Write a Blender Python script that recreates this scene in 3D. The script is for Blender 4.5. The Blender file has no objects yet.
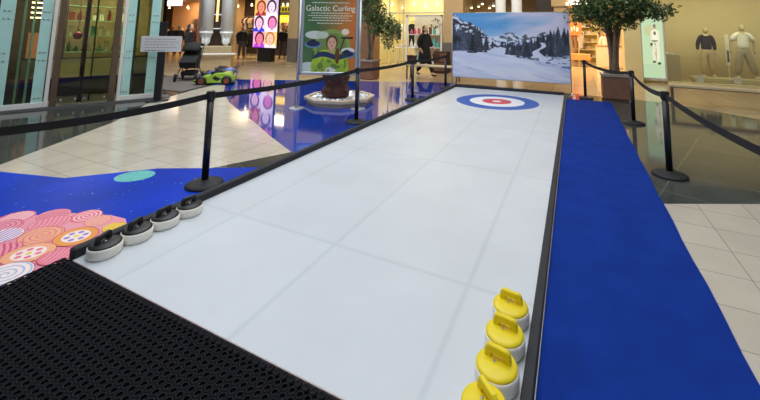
import bpy, bmesh, math, random
import numpy as np
from mathutils import Vector, Matrix
PI = math.pi
C = bpy.context.scene.collection
ORD = ['first', 'second', 'third', 'fourth', 'fifth', 'sixth', 'seventh', 'eighth', 'ninth', 'tenth', 'eleventh', 'twelfth', 'thirteenth', 'fourteenth', 'fifteenth', 'sixteenth']
sc = bpy.context.scene

# ------------------------------------------------------------------ camera
cam_d = bpy.data.cameras.new('camera')
cam = bpy.data.objects.new('camera', cam_d); C.objects.link(cam)
cam_d.sensor_fit = 'HORIZONTAL'; cam_d.sensor_width = 36.0
cam_d.lens = 362.86 / 760 * 36.0
cam_d.shift_x = -(406.68 - 380) / 760
cam_d.shift_y = -(200 + 9.41) / 760
cam_d.clip_start = 0.05; cam_d.clip_end = 200
rt = Vector((0.91015643, 0.41401896, 0.01426808))
up = Vector((0.03358586, -0.10807427, 0.99357533))
fw = Vector((-0.41290104, 0.90382977, 0.11226967))
M = Matrix((rt, up, -fw)).transposed().to_4x4()
M.translation = Vector((0, 0, 1.61))
cam.matrix_world = M
sc.camera = cam

# ------------------------------------------------------------------ world, lights, exposure
w = bpy.data.worlds.new('world'); sc.world = w; w.use_nodes = True
bg = w.node_tree.nodes['Background']
bg.inputs[0].default_value = (0.72, 0.8, 0.9, 1); bg.inputs[1].default_value = 0.45
sc.view_settings.view_transform = 'Standard'; sc.view_settings.look = 'None'
sc.view_settings.exposure = 0.0; sc.view_settings.gamma = 1.0
sc.view_settings.use_curve_mapping = False

def area(name, loc, sx, sy, power, col, target=None):
    d = bpy.data.lights.new(name, 'AREA'); d.shape = 'RECTANGLE'; d.size = sx; d.size_y = sy
    d.energy = power; d.color = col
    o = bpy.data.objects.new(name, d); C.objects.link(o); o.location = loc
    if target is not None:
        v = Vector(target) - Vector(loc)
        o.rotation_euler = v.to_track_quat('-Z', 'Y').to_euler()
    return o
COOL = (0.90, 0.96, 1.0); WARM = (1.0, 0.80, 0.52); AMBER = (1.0, 0.68, 0.40); YEL = (1.0, 0.93, 0.66)
area('skylight_over_lane', (-1.5, 3.5, 7.2), 5, 9, 360, COOL)
area('skylight_over_hall', (-6.5, 6.0, 7.2), 4, 6, 230, COOL)
area('pillar_fill_light', (-10.0, 7.4, 6.8), 2.5, 2.5, 420, COOL, (-12.6, 9.9, 1.0))  # added cool fill aimed at the pillar to brighten its white tubes
area('shop_window_light', (4.6, 15.45, 3.1), 5.5, 0.5, 80, YEL, (4.6, 17.0, 0.7))
area('centre_shop_light', (-6.7, 16.6, 3.6), 3.0, 2.6, 140, YEL)
area('fashion_shop_light', (-16.3, 16.4, 3.6), 5.6, 2.4, 330, WARM)
area('left_shop_light', (-23.6, 16.4, 3.6), 4.2, 2.4, 230, AMBER)
area('corridor_light', (0.9, 19.0, 3.6), 2.0, 5.0, 430, WARM)
area('hall_end_light', (-1.5, 12.9, 4.6), 8.0, 1.4, 150, WARM)
area('kiosk_light', (-10.6, 4.9, 2.9), 1.0, 1.8, 160, YEL)

# ------------------------------------------------------------------ materials
def lin(v):
    v /= 255.0
    return v / 12.92 if v <= 0.04045 else ((v + 0.055) / 1.055) ** 2.4
def rgb(r, g, b): return (lin(r), lin(g), lin(b), 1.0)
def mat(name, col, rough=0.6, metal=0.0, emit=0.0, var=0.0, vscale=8.0, bump=0.0, bscale=60.0, spec=0.5, coat=0.0, trans=0.0, alpha=1.0):
    m = bpy.data.materials.new(name); m.use_nodes = True
    nt = m.node_tree; b = nt.nodes['Principled BSDF']
    b.inputs['Base Color'].default_value = col
    b.inputs['Roughness'].default_value = rough; b.inputs['Metallic'].default_value = metal
    b.inputs['Specular IOR Level'].default_value = spec
    b.inputs['Coat Weight'].default_value = coat
    b.inputs['Transmission Weight'].default_value = trans
    b.inputs['Alpha'].default_value = alpha
    if emit:
        b.inputs['Emission Color'].default_value = col; b.inputs['Emission Strength'].default_value = emit
    tc = nt.nodes.new('ShaderNodeTexCoord')
    if var:
        n = nt.nodes.new('ShaderNodeTexNoise'); n.inputs['Scale'].default_value = vscale; n.inputs['Detail'].default_value = 5
        nt.links.new(tc.outputs['Object'], n.inputs['Vector'])
        r = nt.nodes.new('ShaderNodeMapRange')
        r.inputs['From Min'].default_value = 0.25; r.inputs['From Max'].default_value = 0.75
        r.inputs['To Min'].default_value = 1 - var; r.inputs['To Max'].default_value = 1 + var
        nt.links.new(n.outputs['Fac'], r.inputs['Value'])
        mx = nt.nodes.new('ShaderNodeVectorMath'); mx.operation = 'SCALE'; mx.inputs[0].default_value = col[:3]
        nt.links.new(r.outputs['Result'], mx.inputs['Scale']); nt.links.new(mx.outputs[0], b.inputs['Base Color'])
    if bump:
        n = nt.nodes.new('ShaderNodeTexNoise'); n.inputs['Scale'].default_value = bscale; n.inputs['Detail'].default_value = 3
        nt.links.new(tc.outputs['Object'], n.inputs['Vector'])
        bp = nt.nodes.new('ShaderNodeBump'); bp.inputs['Strength'].default_value = bump; bp.inputs['Distance'].default_value = 0.01
        nt.links.new(n.outputs['Fac'], bp.inputs['Height']); nt.links.new(bp.outputs[0], b.inputs['Normal'])
    return m
def tiled(name, c1, c2, grout, rough, bw, rh, off=(0, 0, 0), mortar=0.005, rot=0.0, var=0.06, spec=0.5, vs=3.0):
    m = bpy.data.materials.new(name); m.use_nodes = True
    nt = m.node_tree; b = nt.nodes['Principled BSDF']; b.inputs['Roughness'].default_value = rough
    b.inputs['Specular IOR Level'].default_value = spec
    tc = nt.nodes.new('ShaderNodeTexCoord'); mp = nt.nodes.new('ShaderNodeMapping')
    mp.inputs['Location'].default_value = off; mp.inputs['Rotation'].default_value = (0, 0, rot)
    br = nt.nodes.new('ShaderNodeTexBrick'); br.offset = 0.0; br.squash = 1.0
    br.inputs['Scale'].default_value = 1.0; br.inputs['Brick Width'].default_value = bw; br.inputs['Row Height'].default_value = rh
    br.inputs['Mortar Size'].default_value = mortar; br.inputs['Mortar Smooth'].default_value = 0.3
    br.inputs['Color1'].default_value = c1; br.inputs['Color2'].default_value = c2; br.inputs['Mortar'].default_value = grout
    nt.links.new(tc.outputs['Object'], mp.inputs['Vector']); nt.links.new(mp.outputs[0], br.inputs['Vector'])
    n = nt.nodes.new('ShaderNodeTexNoise'); n.inputs['Scale'].default_value = vs; n.inputs['Detail'].default_value = 6
    nt.links.new(tc.outputs['Object'], n.inputs['Vector'])
    r = nt.nodes.new('ShaderNodeMapRange'); r.inputs['From Min'].default_value = 0.3; r.inputs['From Max'].default_value = 0.7
    r.inputs['To Min'].default_value = 1 - var; r.inputs['To Max'].default_value = 1 + var
    nt.links.new(n.outputs['Fac'], r.inputs['Value'])
    mx = nt.nodes.new('ShaderNodeVectorMath'); mx.operation = 'SCALE'
    nt.links.new(br.outputs['Color'], mx.inputs[0]); nt.links.new(r.outputs['Result'], mx.inputs['Scale'])
    nt.links.new(mx.outputs[0], b.inputs['Base Color'])
    return m

black_rubber = mat('black_rubber', rgb(24, 25, 30), 0.65, var=0.15, vscale=20, bump=0.2, bscale=200)
black_paint = mat('black_paint', rgb(22, 22, 25), 0.38)
black_plastic = mat('black_plastic', rgb(20, 20, 24), 0.42, bump=0.1, bscale=300)
webbing = mat('webbing', rgb(20, 20, 24), 0.85, bump=0.3, bscale=400)
kerb_m = mat('kerb_foam', rgb(34, 36, 42), 0.7, var=0.12, vscale=10, bump=0.15, bscale=120)
cream_plastic = mat('cream_plastic', rgb(242, 238, 228), 0.35, var=0.02)
yellow_plastic = mat('yellow_plastic', rgb(238, 212, 16), 0.4, bump=0.06, bscale=250)
steel = mat('steel', rgb(190, 192, 195), 0.3, 1.0)
silver = mat('brushed_silver', rgb(185, 190, 196), 0.38, 0.7)
carpet_m = mat('blue_carpet', rgb(20, 55, 146), 0.95, var=0.16, vscale=4, bump=0.6, bscale=350, spec=0.1)
white_m = mat('white_paint', rgb(226, 226, 222), 0.5)
bluegraph = mat('blue_floor_film', rgb(10, 56, 182), 0.4, var=0.25, vscale=1.8, spec=0.05)
navygraph = mat('deep_blue_floor_film', rgb(28, 62, 160), 0.06, var=0.35, vscale=1.5, coat=0.6, spec=0.8)
teal_print = mat('teal_print', rgb(112, 196, 190), 0.2, var=0.2, vscale=30)
star_print = mat('star_print', rgb(110, 150, 225), 0.2)
bronze = mat('bronze_trim', rgb(120, 102, 84), 0.35, 0.7)
brown_dark = mat('dark_brown', rgb(62, 40, 34), 0.6, var=0.2)
stone_sill = mat('sill_stone', rgb(96, 96, 96), 0.35, var=0.1)
beige_wall = mat('beige_wall', rgb(208, 188, 136), 0.7, var=0.03, vscale=2)
cream_wall = mat('cream_wall', rgb(226, 214, 160), 0.7, var=0.03, vscale=2)
tan_wall = mat('tan_wall', rgb(188, 160, 116), 0.6, var=0.05, vscale=3)
grey_wall = mat('grey_wall', rgb(104, 96, 88), 0.6, var=0.05)
warm_wall = mat('warm_wall', rgb(222, 176, 126), 0.7, var=0.05)
dark_wall = mat('dark_wall', rgb(52, 44, 40), 0.7, var=0.1)
ceil_m = mat('ceiling_paint', rgb(205, 205, 203), 0.8)
lamp_cool = mat('lamp_cool', rgb(240, 246, 255), 0.5, emit=3.2)
lamp_warm = mat('lamp_warm', rgb(255, 226, 170), 0.5, emit=9.0)
lamp_white = mat('lamp_white', rgb(255, 250, 240), 0.5, emit=5.0)
wood_m = mat('light_wood', rgb(198, 150, 92), 0.5, var=0.15, vscale=6)
pot_wood = mat('pot_wood', rgb(122, 84, 64), 0.5, var=0.15, vscale=5)
pot_rim = mat('pot_rim', rgb(150, 136, 124), 0.5, var=0.1)
bark = mat('bark', rgb(118, 98, 78), 0.85, var=0.3, vscale=14, bump=0.6, bscale=40)
soil = mat('soil', rgb(56, 42, 32), 0.95, var=0.3, vscale=30)
leaf_a = mat('leaf_green', rgb(74, 98, 52), 0.45, var=0.25, vscale=5)
leaf_b = mat('leaf_light', rgb(120, 136, 78), 0.45, var=0.25, vscale=5)

def glass_mat(name, tint, refl=0.12, dens=0.25):
    m = bpy.data.materials.new(name); m.use_nodes = True; nt = m.node_tree
    nt.nodes.remove(nt.nodes['Principled BSDF']); out = nt.nodes['Material Output']
    t = nt.nodes.new('ShaderNodeBsdfTransparent'); t.inputs[0].default_value = tint
    g = nt.nodes.new('ShaderNodeBsdfGlossy'); g.inputs['Roughness'].default_value = 0.02
    lw = nt.nodes.new('ShaderNodeLayerWeight'); lw.inputs['Blend'].default_value = refl
    mx = nt.nodes.new('ShaderNodeMixShader')
    nt.links.new(lw.outputs['Fresnel'], mx.inputs[0]); nt.links.new(t.outputs[0], mx.inputs[1]); nt.links.new(g.outputs[0], mx.inputs[2])
    nt.links.new(mx.outputs[0], out.inputs[0])
    return m
clear_glass = glass_mat('clear_glass', (0.92, 0.95, 0.93, 1), 0.35)
dark_glass = glass_mat('smoked_glass', (0.72, 0.74, 0.66, 1), 0.3)
teal_glass = mat('frosted_teal_glass', rgb(182, 226, 218), 0.22, var=0.08, vscale=4)

# ------------------------------------------------------------------ mesh helpers
class MB:
    def __init__(s): s.v = []; s.f = []; s.m = []; s.sm = []
    def add(s, vs, fs, mi=0, smooth=False, T=None):
        k = len(s.v)
        s.v += [tuple(T @ Vector(v)) if T else tuple(v) for v in vs]
        for f in fs: s.f.append([i + k for i in f]); s.m.append(mi); s.sm.append(smooth)
        return s
    def box(s, x0, x1, y0, y1, z0, z1, mi=0, T=None, bev=0.0):
        if bev > 0:
            b = min(bev, (x1-x0)/2.01, (y1-y0)/2.01, (z1-z0)/2.01)
            poly = [(x0+b, y0), (x1-b, y0), (x1, y0+b), (x1, y1-b), (x1-b, y1), (x0+b, y1), (x0, y1-b), (x0, y0+b)]
            cx, cy = (x0+x1)/2, (y0+y1)/2
            def ring(z, d): return [(cx+(x-cx)*(1-d/((x1-x0)/2)), cy+(y-cy)*(1-d/((y1-y0)/2)), z) for x, y in poly]
            vs = ring(z0, b) + ring(z0+b, 0) + ring(z1-b, 0) + ring(z1, b)
            fs = [[7,6,5,4,3,2,1,0], [24+i for i in range(8)]]
            for r in range(3):
                for i in range(8):
                    j = (i+1) % 8; fs.append([r*8+i, r*8+j, r*8+8+j, r*8+8+i])
            return s.add(vs, fs, mi, False, T)
        vs = [(x0,y0,z0),(x1,y0,z0),(x1,y1,z0),(x0,y1,z0),(x0,y0,z1),(x1,y0,z1),(x1,y1,z1),(x0,y1,z1)]
        return s.add(vs, [[3,2,1,0],[4,5,6,7],[0,1,5,4],[1,2,6,5],[2,3,7,6],[3,0,4,7]], mi, False, T)
    def lathe(s, prof, c=(0,0,0), n=24, mi=0, T=None, smooth=True, sx=1, sy=1):
        vs = []; fs = []
        for r, z in prof:
            for i in range(n):
                a = 2*PI*i/n; vs.append((c[0]+r*math.cos(a)*sx, c[1]+r*math.sin(a)*sy, c[2]+z))
        for k in range(len(prof)-1):
            for i in range(n):
                j = (i+1) % n; fs.append([k*n+i, k*n+j, (k+1)*n+j, (k+1)*n+i])
        fs.append(list(range(n))[::-1]); fs.append([(len(prof)-1)*n+i for i in range(n)])
        return s.add(vs, fs, mi, smooth, T)
    def tube(s, path, r, n=8, mi=0, T=None, smooth=True, closed=False, flat=1.0):
        P = [Vector(p) for p in path]; rs = r if isinstance(r, (list, tuple)) else [r]*len(P)
        vs = []; fs = []; prev = None
        for i, p in enumerate(P):
            if closed: d = P[(i+1) % len(P)] - P[i-1]
            else: d = P[min(i+1, len(P)-1)] - P[max(i-1, 0)]
            d = d.normalized() if d.length > 1e-9 else Vector((0,0,1))
            ref = Vector((0,0,1)) if abs(d.z) < 0.9 else Vector((1,0,0))
            a = d.cross(ref).normalized()
            if prev is not None:
                q = prev - d*prev.dot(d)
                if q.length > 1e-4: a = q.normalized()
            prev = a; b = d.cross(a)
            for k in range(n):
                t = 2*PI*(k+.5)/n; vs.append(tuple(p + a*math.cos(t)*rs[i] + b*math.sin(t)*rs[i]*flat))
        m = len(P)
        for i in range(m if closed else m-1):
            for k in range(n):
                l = (k+1) % n; i2 = (i+1) % m
                fs.append([i*n+k, i*n+l, i2*n+l, i2*n+k])
        if not closed: fs.append(list(range(n))[::-1]); fs.append([(m-1)*n+k for k in range(n)])
        return s.add(vs, fs, mi, smooth, T)
    def prism(s, poly, z0, z1, mi=0, T=None):
        n = len(poly)
        vs = [(x,y,z0) for x,y in poly] + [(x,y,z1) for x,y in poly]
        fs = [list(range(n))[::-1], [n+i for i in range(n)]] + [[i,(i+1)%n,n+(i+1)%n,n+i] for i in range(n)]
        return s.add(vs, fs, mi, False, T)
    def plate(s, poly, y0, y1, mi=0, T=None):      # polygon in XZ, thickness along y
        n = len(poly)
        vs = [(x,y0,z) for x,z in poly] + [(x,y1,z) for x,z in poly]
        fs = [list(range(n)), [n+i for i in range(n)][::-1]] + [[(i+1)%n,i,n+i,n+(i+1)%n] for i in range(n)]
        return s.add(vs, fs, mi, False, T)
    def poly(s, pts, z, mi=0): return s.add([(x,y,z) for x,y in pts], [list(range(len(pts)))], mi)
    def disc(s, cx, cy, r, z, mi=0, n=32, sx=1, sy=1, rot=0):
        return s.poly([(cx+r*sx*math.cos(2*PI*i/n)*math.cos(rot)-r*sy*math.sin(2*PI*i/n)*math.sin(rot), cy+r*sx*math.cos(2*PI*i/n)*math.sin(rot)+r*sy*math.sin(2*PI*i/n)*math.cos(rot)) for i in range(n)], z, mi)
    def build(s, name, mats, parent=None, loc=(0,0,0), rotz=0.0):
        me = bpy.data.meshes.new(name); me.from_pydata(s.v, [], s.f)
        if not isinstance(mats, (list, tuple)): mats = [mats]
        for m in mats: me.materials.append(m)
        me.polygons.foreach_set('material_index', s.m); me.polygons.foreach_set('use_smooth', s.sm)
        me.update()
        o = bpy.data.objects.new(name, me); C.objects.link(o)
        o.location = loc; o.rotation_euler = (0, 0, rotz)
        if parent: o.parent = parent
        return o

def thing(name, label, cat, loc=(0,0,0), rotz=0.0, group=None):
    o = bpy.data.objects.new(name, None); C.objects.link(o); o.empty_display_size = 0.1
    o.location = loc; o.rotation_euler = (0, 0, rotz); o['label'] = label; o['category'] = cat
    if group: o['group'] = group
    return o
def tag(o, label, cat, group=None, kind=None):
    o['label'] = label; o['category'] = cat
    if group: o['group'] = group
    if kind: o['kind'] = kind
    return o
def struct(name, mb, mats):
    o = mb.build(name, mats); o['kind'] = 'structure'; return o
def dup(root, loc, rotz=None, label=None):
    r = root.copy(); C.objects.link(r); r.location = loc
    if rotz is not None: r.rotation_euler = (0, 0, rotz)
    if label: r['label'] = label
    for ch in list(root.children):
        c = ch.copy(); C.objects.link(c); c.parent = r
        for g in list(ch.children):
            d = g.copy(); C.objects.link(d); d.parent = c
    return r

def picture(name, wd, ht, nx, ny, func, parent=None, emit=0.0, rough=0.5, back=0.0, loc=(0,0,0), y=0.0):
    """a printed or lit flat image in the local XZ plane facing -Y; func(u, v) -> (r, g, b) sRGB arrays"""
    u, v = np.meshgrid(np.linspace(0, 1, nx), np.linspace(0, 1, ny))
    R, G, B = func(u, v)
    col = np.clip(np.stack([R+0*u, G+0*u, B+0*u], -1) / 255.0, 0, 1)
    col = np.where(col <= 0.04045, col/12.92, ((col+0.055)/1.055)**2.4)
    vs = np.stack([(u*wd), np.full_like(u, y), v*ht], -1).reshape(-1, 3).tolist()
    i = np.arange(nx-1)[None, :] + np.arange(ny-1)[:, None]*nx
    fs = np.stack([i, i+1, i+1+nx, i+nx], -1).reshape(-1, 4).tolist()
    n0 = len(vs)
    if back:
        vs += [(0, y+back, 0), (wd, y+back, 0), (wd, y+back, ht), (0, y+back, ht)]
        fs += [[n0+3, n0+2, n0+1, n0], [0, n0, n0+1, nx-1], [nx-1, n0+1, n0+2, nx*ny-1], [nx*ny-1, n0+2, n0+3, nx*(ny-1)], [nx*(ny-1), n0+3, n0, 0]]
    me = bpy.data.meshes.new(name); me.from_pydata(vs, [], fs)
    a = me.color_attributes.new('print', 'FLOAT_COLOR', 'POINT')
    c4 = np.ones((len(vs), 4)); c4[:nx*ny, :3] = col.reshape(-1, 3); c4[nx*ny:, :3] = 0.6
    a.data.foreach_set('color', c4.ravel())
    m = bpy.data.materials.new(name + '_print'); m.use_nodes = True; nt = m.node_tree; b = nt.nodes['Principled BSDF']
    b.inputs['Roughness'].default_value = rough
    at = nt.nodes.new('ShaderNodeVertexColor'); at.layer_name = 'print'
    if emit:
        b.inputs['Base Color'].default_value = (0.02, 0.02, 0.02, 1)
        nt.links.new(at.outputs[0], b.inputs['Emission Color']); b.inputs['Emission Strength'].default_value = emit
    else: nt.links.new(at.outputs[0], b.inputs['Base Color'])
    me.materials.append(m); me.update()
    o = bpy.data.objects.new(name, me); C.objects.link(o); o.location = loc
    if parent: o.parent = parent
    return o
_rng = np.random.RandomState(5)
_G = _rng.rand(64, 64)
def vnoise(x, y):
    xi = np.floor(x).astype(int); yi = np.floor(y).astype(int); fx = x-xi; fy = y-yi
    fx = fx*fx*(3-2*fx); fy = fy*fy*(3-2*fy)
    g = lambda a, b: _G[a % 64, b % 64]
    return (g(xi,yi)*(1-fx)+g(xi+1,yi)*fx)*(1-fy) + (g(xi,yi+1)*(1-fx)+g(xi+1,yi+1)*fx)*fy
def fbm(x, y, o=4):
    s = 0; a = 0.5
    for k in range(o): s = s + a*vnoise(x*2**k+k*7.3, y*2**k+k*3.1); a *= 0.5
    return s
def over(base, mask, col):
    return tuple(b*(1-mask) + c*mask for b, c in zip(base, col))
def ell(u, v, cx, cy, rx, ry): return (((u-cx)/rx)**2 + ((v-cy)/ry)**2 < 1).astype(float)

def text(body, size, m, parent, loc, align='CENTER', extrude=0.0006, name='lettering', scx=1.0):
    cu = bpy.data.curves.new(name, 'FONT'); cu.body = body; cu.size = size; cu.extrude = extrude
    cu.align_x = align; cu.align_y = 'CENTER'; cu.materials.append(m)
    o = bpy.data.objects.new(name, cu); C.objects.link(o)
    o.rotation_euler = (PI/2, 0, 0); o.location = loc; o.scale = (scx, 1, 1)
    dg = bpy.context.evaluated_depsgraph_get(); dg.update()
    me = bpy.data.meshes.new_from_object(o.evaluated_get(dg)); mw = (o.rotation_euler.copy(), o.location.copy(), o.scale.copy())
    bpy.data.objects.remove(o); o = bpy.data.objects.new(name, me); C.objects.link(o)
    o.rotation_euler, o.location, o.scale = mw
    if parent: o.parent = parent
    return o

# ------------------------------------------------------------------ floor
dark_tile = tiled('dark_polished_stone', rgb(74, 78, 74), rgb(62, 66, 64), rgb(112, 112, 104), 0.07, 0.78, 0.72, (0.1, 0.3, 0), 0.004, 0.35, 0.16, 0.35)
cream_tile = tiled('cream_polished_tile', rgb(204, 194, 178), rgb(197, 187, 171), rgb(146, 136, 122), 0.12, 0.39, 0.36, (-0.25, -0.09, 0), 0.0035, 0, 0.05, 0.55)
tan_tile = tiled('tan_polished_tile', rgb(200, 176, 138), rgb(190, 166, 128), rgb(140, 120, 96), 0.16, 0.6, 0.6, (0, 0, 0), 0.004, 0, 0.05, 0.55)
f = MB()
f.box(-32, 14, -6, 34, -0.1, 0.0, 0)
# cream fields left of the lane
arc = [(-9.6, 7.95), (-8.2, 6.75), (-6.9, 5.85), (-5.9, 5.3), (-5.08, 4.86), (-4.3, 4.4), (-3.51, 3.98)]
f.poly([(-5.83, 1.99), (-5.0, 2.21), (-4.4, 2.8), (-3.9, 3.06), (-3.45, 3.95)] + arc[::-1] + [(-9.2, 6.7), (-8.42, 5.08), (-7.22, 3.81), (-6.11, 2.06), (-5.9, 1.6)], 0.0012, 1)
# cream field right of the carpet
f.poly([(0.3, -4), (6, -4), (6, 7.0), (1.59, 4.81), (0.3, 4.18)], 0.0012, 1)
# warm tan floor of the far hall and the shops
f.poly([(-32, 8.1), (-12, 8.1), (-9.98, 8.6), (-3.95, 11.34), (-1.5, 11.3), (2.05, 10.69), (3.27, 9.55), (6.0, 7.0), (14, 7.0), (14, 34), (-32, 34)], 0.0012, 2)
struct('floor', f, [dark_tile, cream_tile, tan_tile])

# ------------------------------------------------------------------ hall shell
b = MB(); b.box(-32, 14, -6, 34, 7.6, 7.8); struct('ceiling', b, ceil_m)
b = MB(); b.box(13.8, 14, -6, 34, 0, 7.6); struct('wall_right', b, cream_wall)
b = MB(); b.box(-32, -31.8, -6, 34, 0, 7.6); struct('wall_left', b, tan_wall)
b = MB(); b.box(-32, 14, 33.8, 34, 0, 7.6); struct('wall_far', b, warm_wall)
# facade of the shops at the end of the hall
fac = MB()
Y0, Y1 = 14.6, 15.0
for x0, x1, mi in ((-13.35, -12.75, 0), (-9.0, -8.35, 3), (-4.95, -4.1, 0), (-0.62, -0.12, 0), (1.6, 2.1, 4)):
    fac.box(x0, x1, Y0, Y1 + 0.3, 0.0, 3.4, mi)
    if mi == 0: fac.box(x0-0.01, x1+0.01, Y0-0.02, Y1, 0.0, 1.18, 1)
fac.box(-32, 2.1, Y0, Y1, 3.3, 7.6, 0); fac.box(2.1, 13.8, 15.15, 15.45, 3.2, 7.6, 1)
fac.box(-0.7, 2.1, Y0-0.06, Y0+0.2, 2.62, 3.4, 0)
fac.box(-4.1, -0.62, Y0, Y1, 0.0, 0.95, 1)
fac.box(-32, -28, Y0, Y1, 0, 3.4, 0)
struct('wall_back', fac, [tan_wall, grey_wall, warm_wall, mat('brown_pilaster', rgb(126, 92, 66), 0.6), cream_wall])
# backs and sides of the shops
b = MB()
b.box(-28, -20.6, 18.0, 18.2, 0, 3.8, 0); b.box(-20.6, -20.4, 15.0, 18.2, 0, 3.8, 0)
b.box(-20.4, -12.9, 18.0, 18.2, 0, 3.8, 1); b.box(-12.9, -12.7, 15.0, 18.2, 0, 3.8, 1)
b.box(-8.9, -4.2, 18.2, 18.4, 0, 3.8, 2); b.box(-9.0, -8.8, 15.0, 18.4, 0, 3.8, 2); b.box(-4.4, -4.2, 15.0, 18.4, 0, 3.8, 2)
b.box(-4.2, -0.6, 16.4, 16.6, 0, 3.8, 3)
b.box(-0.62, -0.5, 15.3, 24, 0, 3.8, 0); b.box(-0.6, 5.0, 24, 24.2, 0, 3.8, 4)
b.box(2.0, 2.15, 15.45, 18.3, 0, 3.8, 5)
b.box(2.1, 10.0, 17.4, 17.6, 0, 3.8, 5)
b.box(-28, 10, 15.2, 18.6, 3.8, 3.9, 5)
struct('wall_shop_backs', b, [warm_wall, dark_wall, cream_wall, tan_wall, mat('orange_wall', rgb(240, 206, 156), 0.7), beige_wall])

# ceiling light panels
def ceiling_light(x, y, label):
    t = thing('ceiling_light', label, 'ceiling light', (x, y, 7.6), 0, 'square ceiling lights of the hall')
    a = MB(); a.box(-0.8, 0.8, -0.8, 0.8, -0.08, 0); a.build('frame', white_m, t)
    a = MB(); a.box(-0.72, 0.72, -0.72, 0.72, -0.1, -0.081); a.build('diffuser', lamp_cool, t)
for x in (-13, -9.0, -5.0, -1.0, 3.0, 7.0):
    for y in (1.5, 6.0, 10.5):
        ceiling_light(x, y, 'square white ceiling light panel high above the hall')

# ------------------------------------------------------------------ floor films
def clipstars(mb, n, z, xr, yr, mi, seed, ok):
    r = random.Random(seed)
    k = 0
    while k < n:
        x = r.uniform(*xr); y = r.uniform(*yr)
        if not ok(x, y): continue
        mb.disc(x, y, r.uniform(0.003, 0.009), z, mi, 6, sx=r.uniform(1, 2.2), rot=r.uniform(0, 3)); k += 1
g = MB()
blue_poly = [(-7.2, 0.2), (-3.27, 0.2), (-3.27, 3.52), (-3.40, 3.36), (-3.9, 3.08), (-4.4, 2.82), (-5.0, 2.21), (-5.83, 1.99), (-6.6, 1.75)]
g.poly(blue_poly, 0.0022, 0)
g.disc(-4.40, 2.57, 0.19, 0.0030, 1, 32, sx=1.0, sy=0.82, rot=0.6)
clipstars(g, 60, 0.0027, (-5.6, -3.4), (1.3, 3.0), 2, 4, lambda x, y: y < 2.1+ (x+5.4)*0.45 and y > 1.7 + (x+4.4)*0.55*0)
# candies printed in the corner by the mat
PK = [rgb(236, 150, 170), rgb(232, 110, 140), rgb(240, 168, 130), rgb(248, 226, 224), rgb(150, 120, 200), rgb(236, 150, 70), rgb(210, 70, 110), rgb(150, 185, 225), rgb(205, 50, 90), rgb(236, 206, 70)]
pk_m = [mat('candy_print_%d' % i, c, 0.4, spec=0.25) for i, c in enumerate(PK)]
pk0 = 3
g.poly([(-3.27, 0.2), (-3.27, 1.9), (-3.5, 2.0), (-3.68, 1.98), (-3.8, 1.93), (-4.0, 1.86), (-4.2, 1.73), (-4.44, 1.57), (-4.8, 1.35), (-5.4, 1.2), (-5.4, 0.2)], 0.0026, pk0 + 0)
def candy(cx, cy, r, style, ca, cb, z, rot=0.0, sy=0.85):
    ca += pk0; cb += pk0
    g.disc(cx, cy, r*1.04, z, pk0 + 8, 28, sy=sy, rot=rot)
    g.disc(cx, cy, r, z+0.0001, ca, 28, sy=sy, rot=rot)
    def P(a, q): 
        x = q*r*math.cos(a); y = q*r*math.sin(a)*sy
        return (cx + x*math.cos(rot)-y*math.sin(rot), cy + x*math.sin(rot)+y*math.cos(rot))
    zz = z + 0.0002
    if style == 'swirl':
        N = 70; T = 3.4*2*PI
        for i in range(N):
            a0 = T*i/N; a1 = T*(i+1)/N; q0 = i/N*0.93; q1 = (i+1)/N*0.93; wd = 0.075
            g.add([P(a0,q0)+(zz,), P(a1,q1)+(zz,), P(a1,q1+wd)+(zz,), P(a0,q0+wd)+(zz,)], [[0,1,2,3]], cb)
    elif style == 'fan':
        for k in range(9):
            a = 2*PI*k/9
            pts0 = [P(a + 0.9*q, q) for q in (0.05, .25, .5, .75, .98)]; pts1 = [P(a+0.34 + 0.9*q, q) for q in (.98, .75, .5, .25, 0.05)]
            g.poly(pts0 + pts1, zz, cb)
    elif style == 'bands':
        for k in range(-3, 4):
            q = k*0.27; h = math.sqrt(max(0.02, 1-q*q))*0.95
            a = [(q-0.06, -h), (q+0.06, -h), (q+0.13, 0), (q+0.06, h), (q-0.06, h), (q+0.01, 0)]
            pts = []
            for x, y in a:
                x *= r*0.9; y *= r*sy
                pts.append((cx + x*math.cos(rot)-y*math.sin(rot), cy + x*math.sin(rot)+y*math.cos(rot)))
            g.poly(pts, zz, cb)
    elif style == 'dots':
        g.disc(cx, cy, r*0.66, zz, pk0 + 3, 20, sy=sy, rot=rot)
        for k in range(6):
            x, y = P(2*PI*k/6, 0.42); g.disc(x, y, r*0.13, zz+0.0001, cb, 12)
        g.disc(cx, cy, r*0.12, zz+0.0001, pk0 + 9, 12)
random.seed(3)
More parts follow.
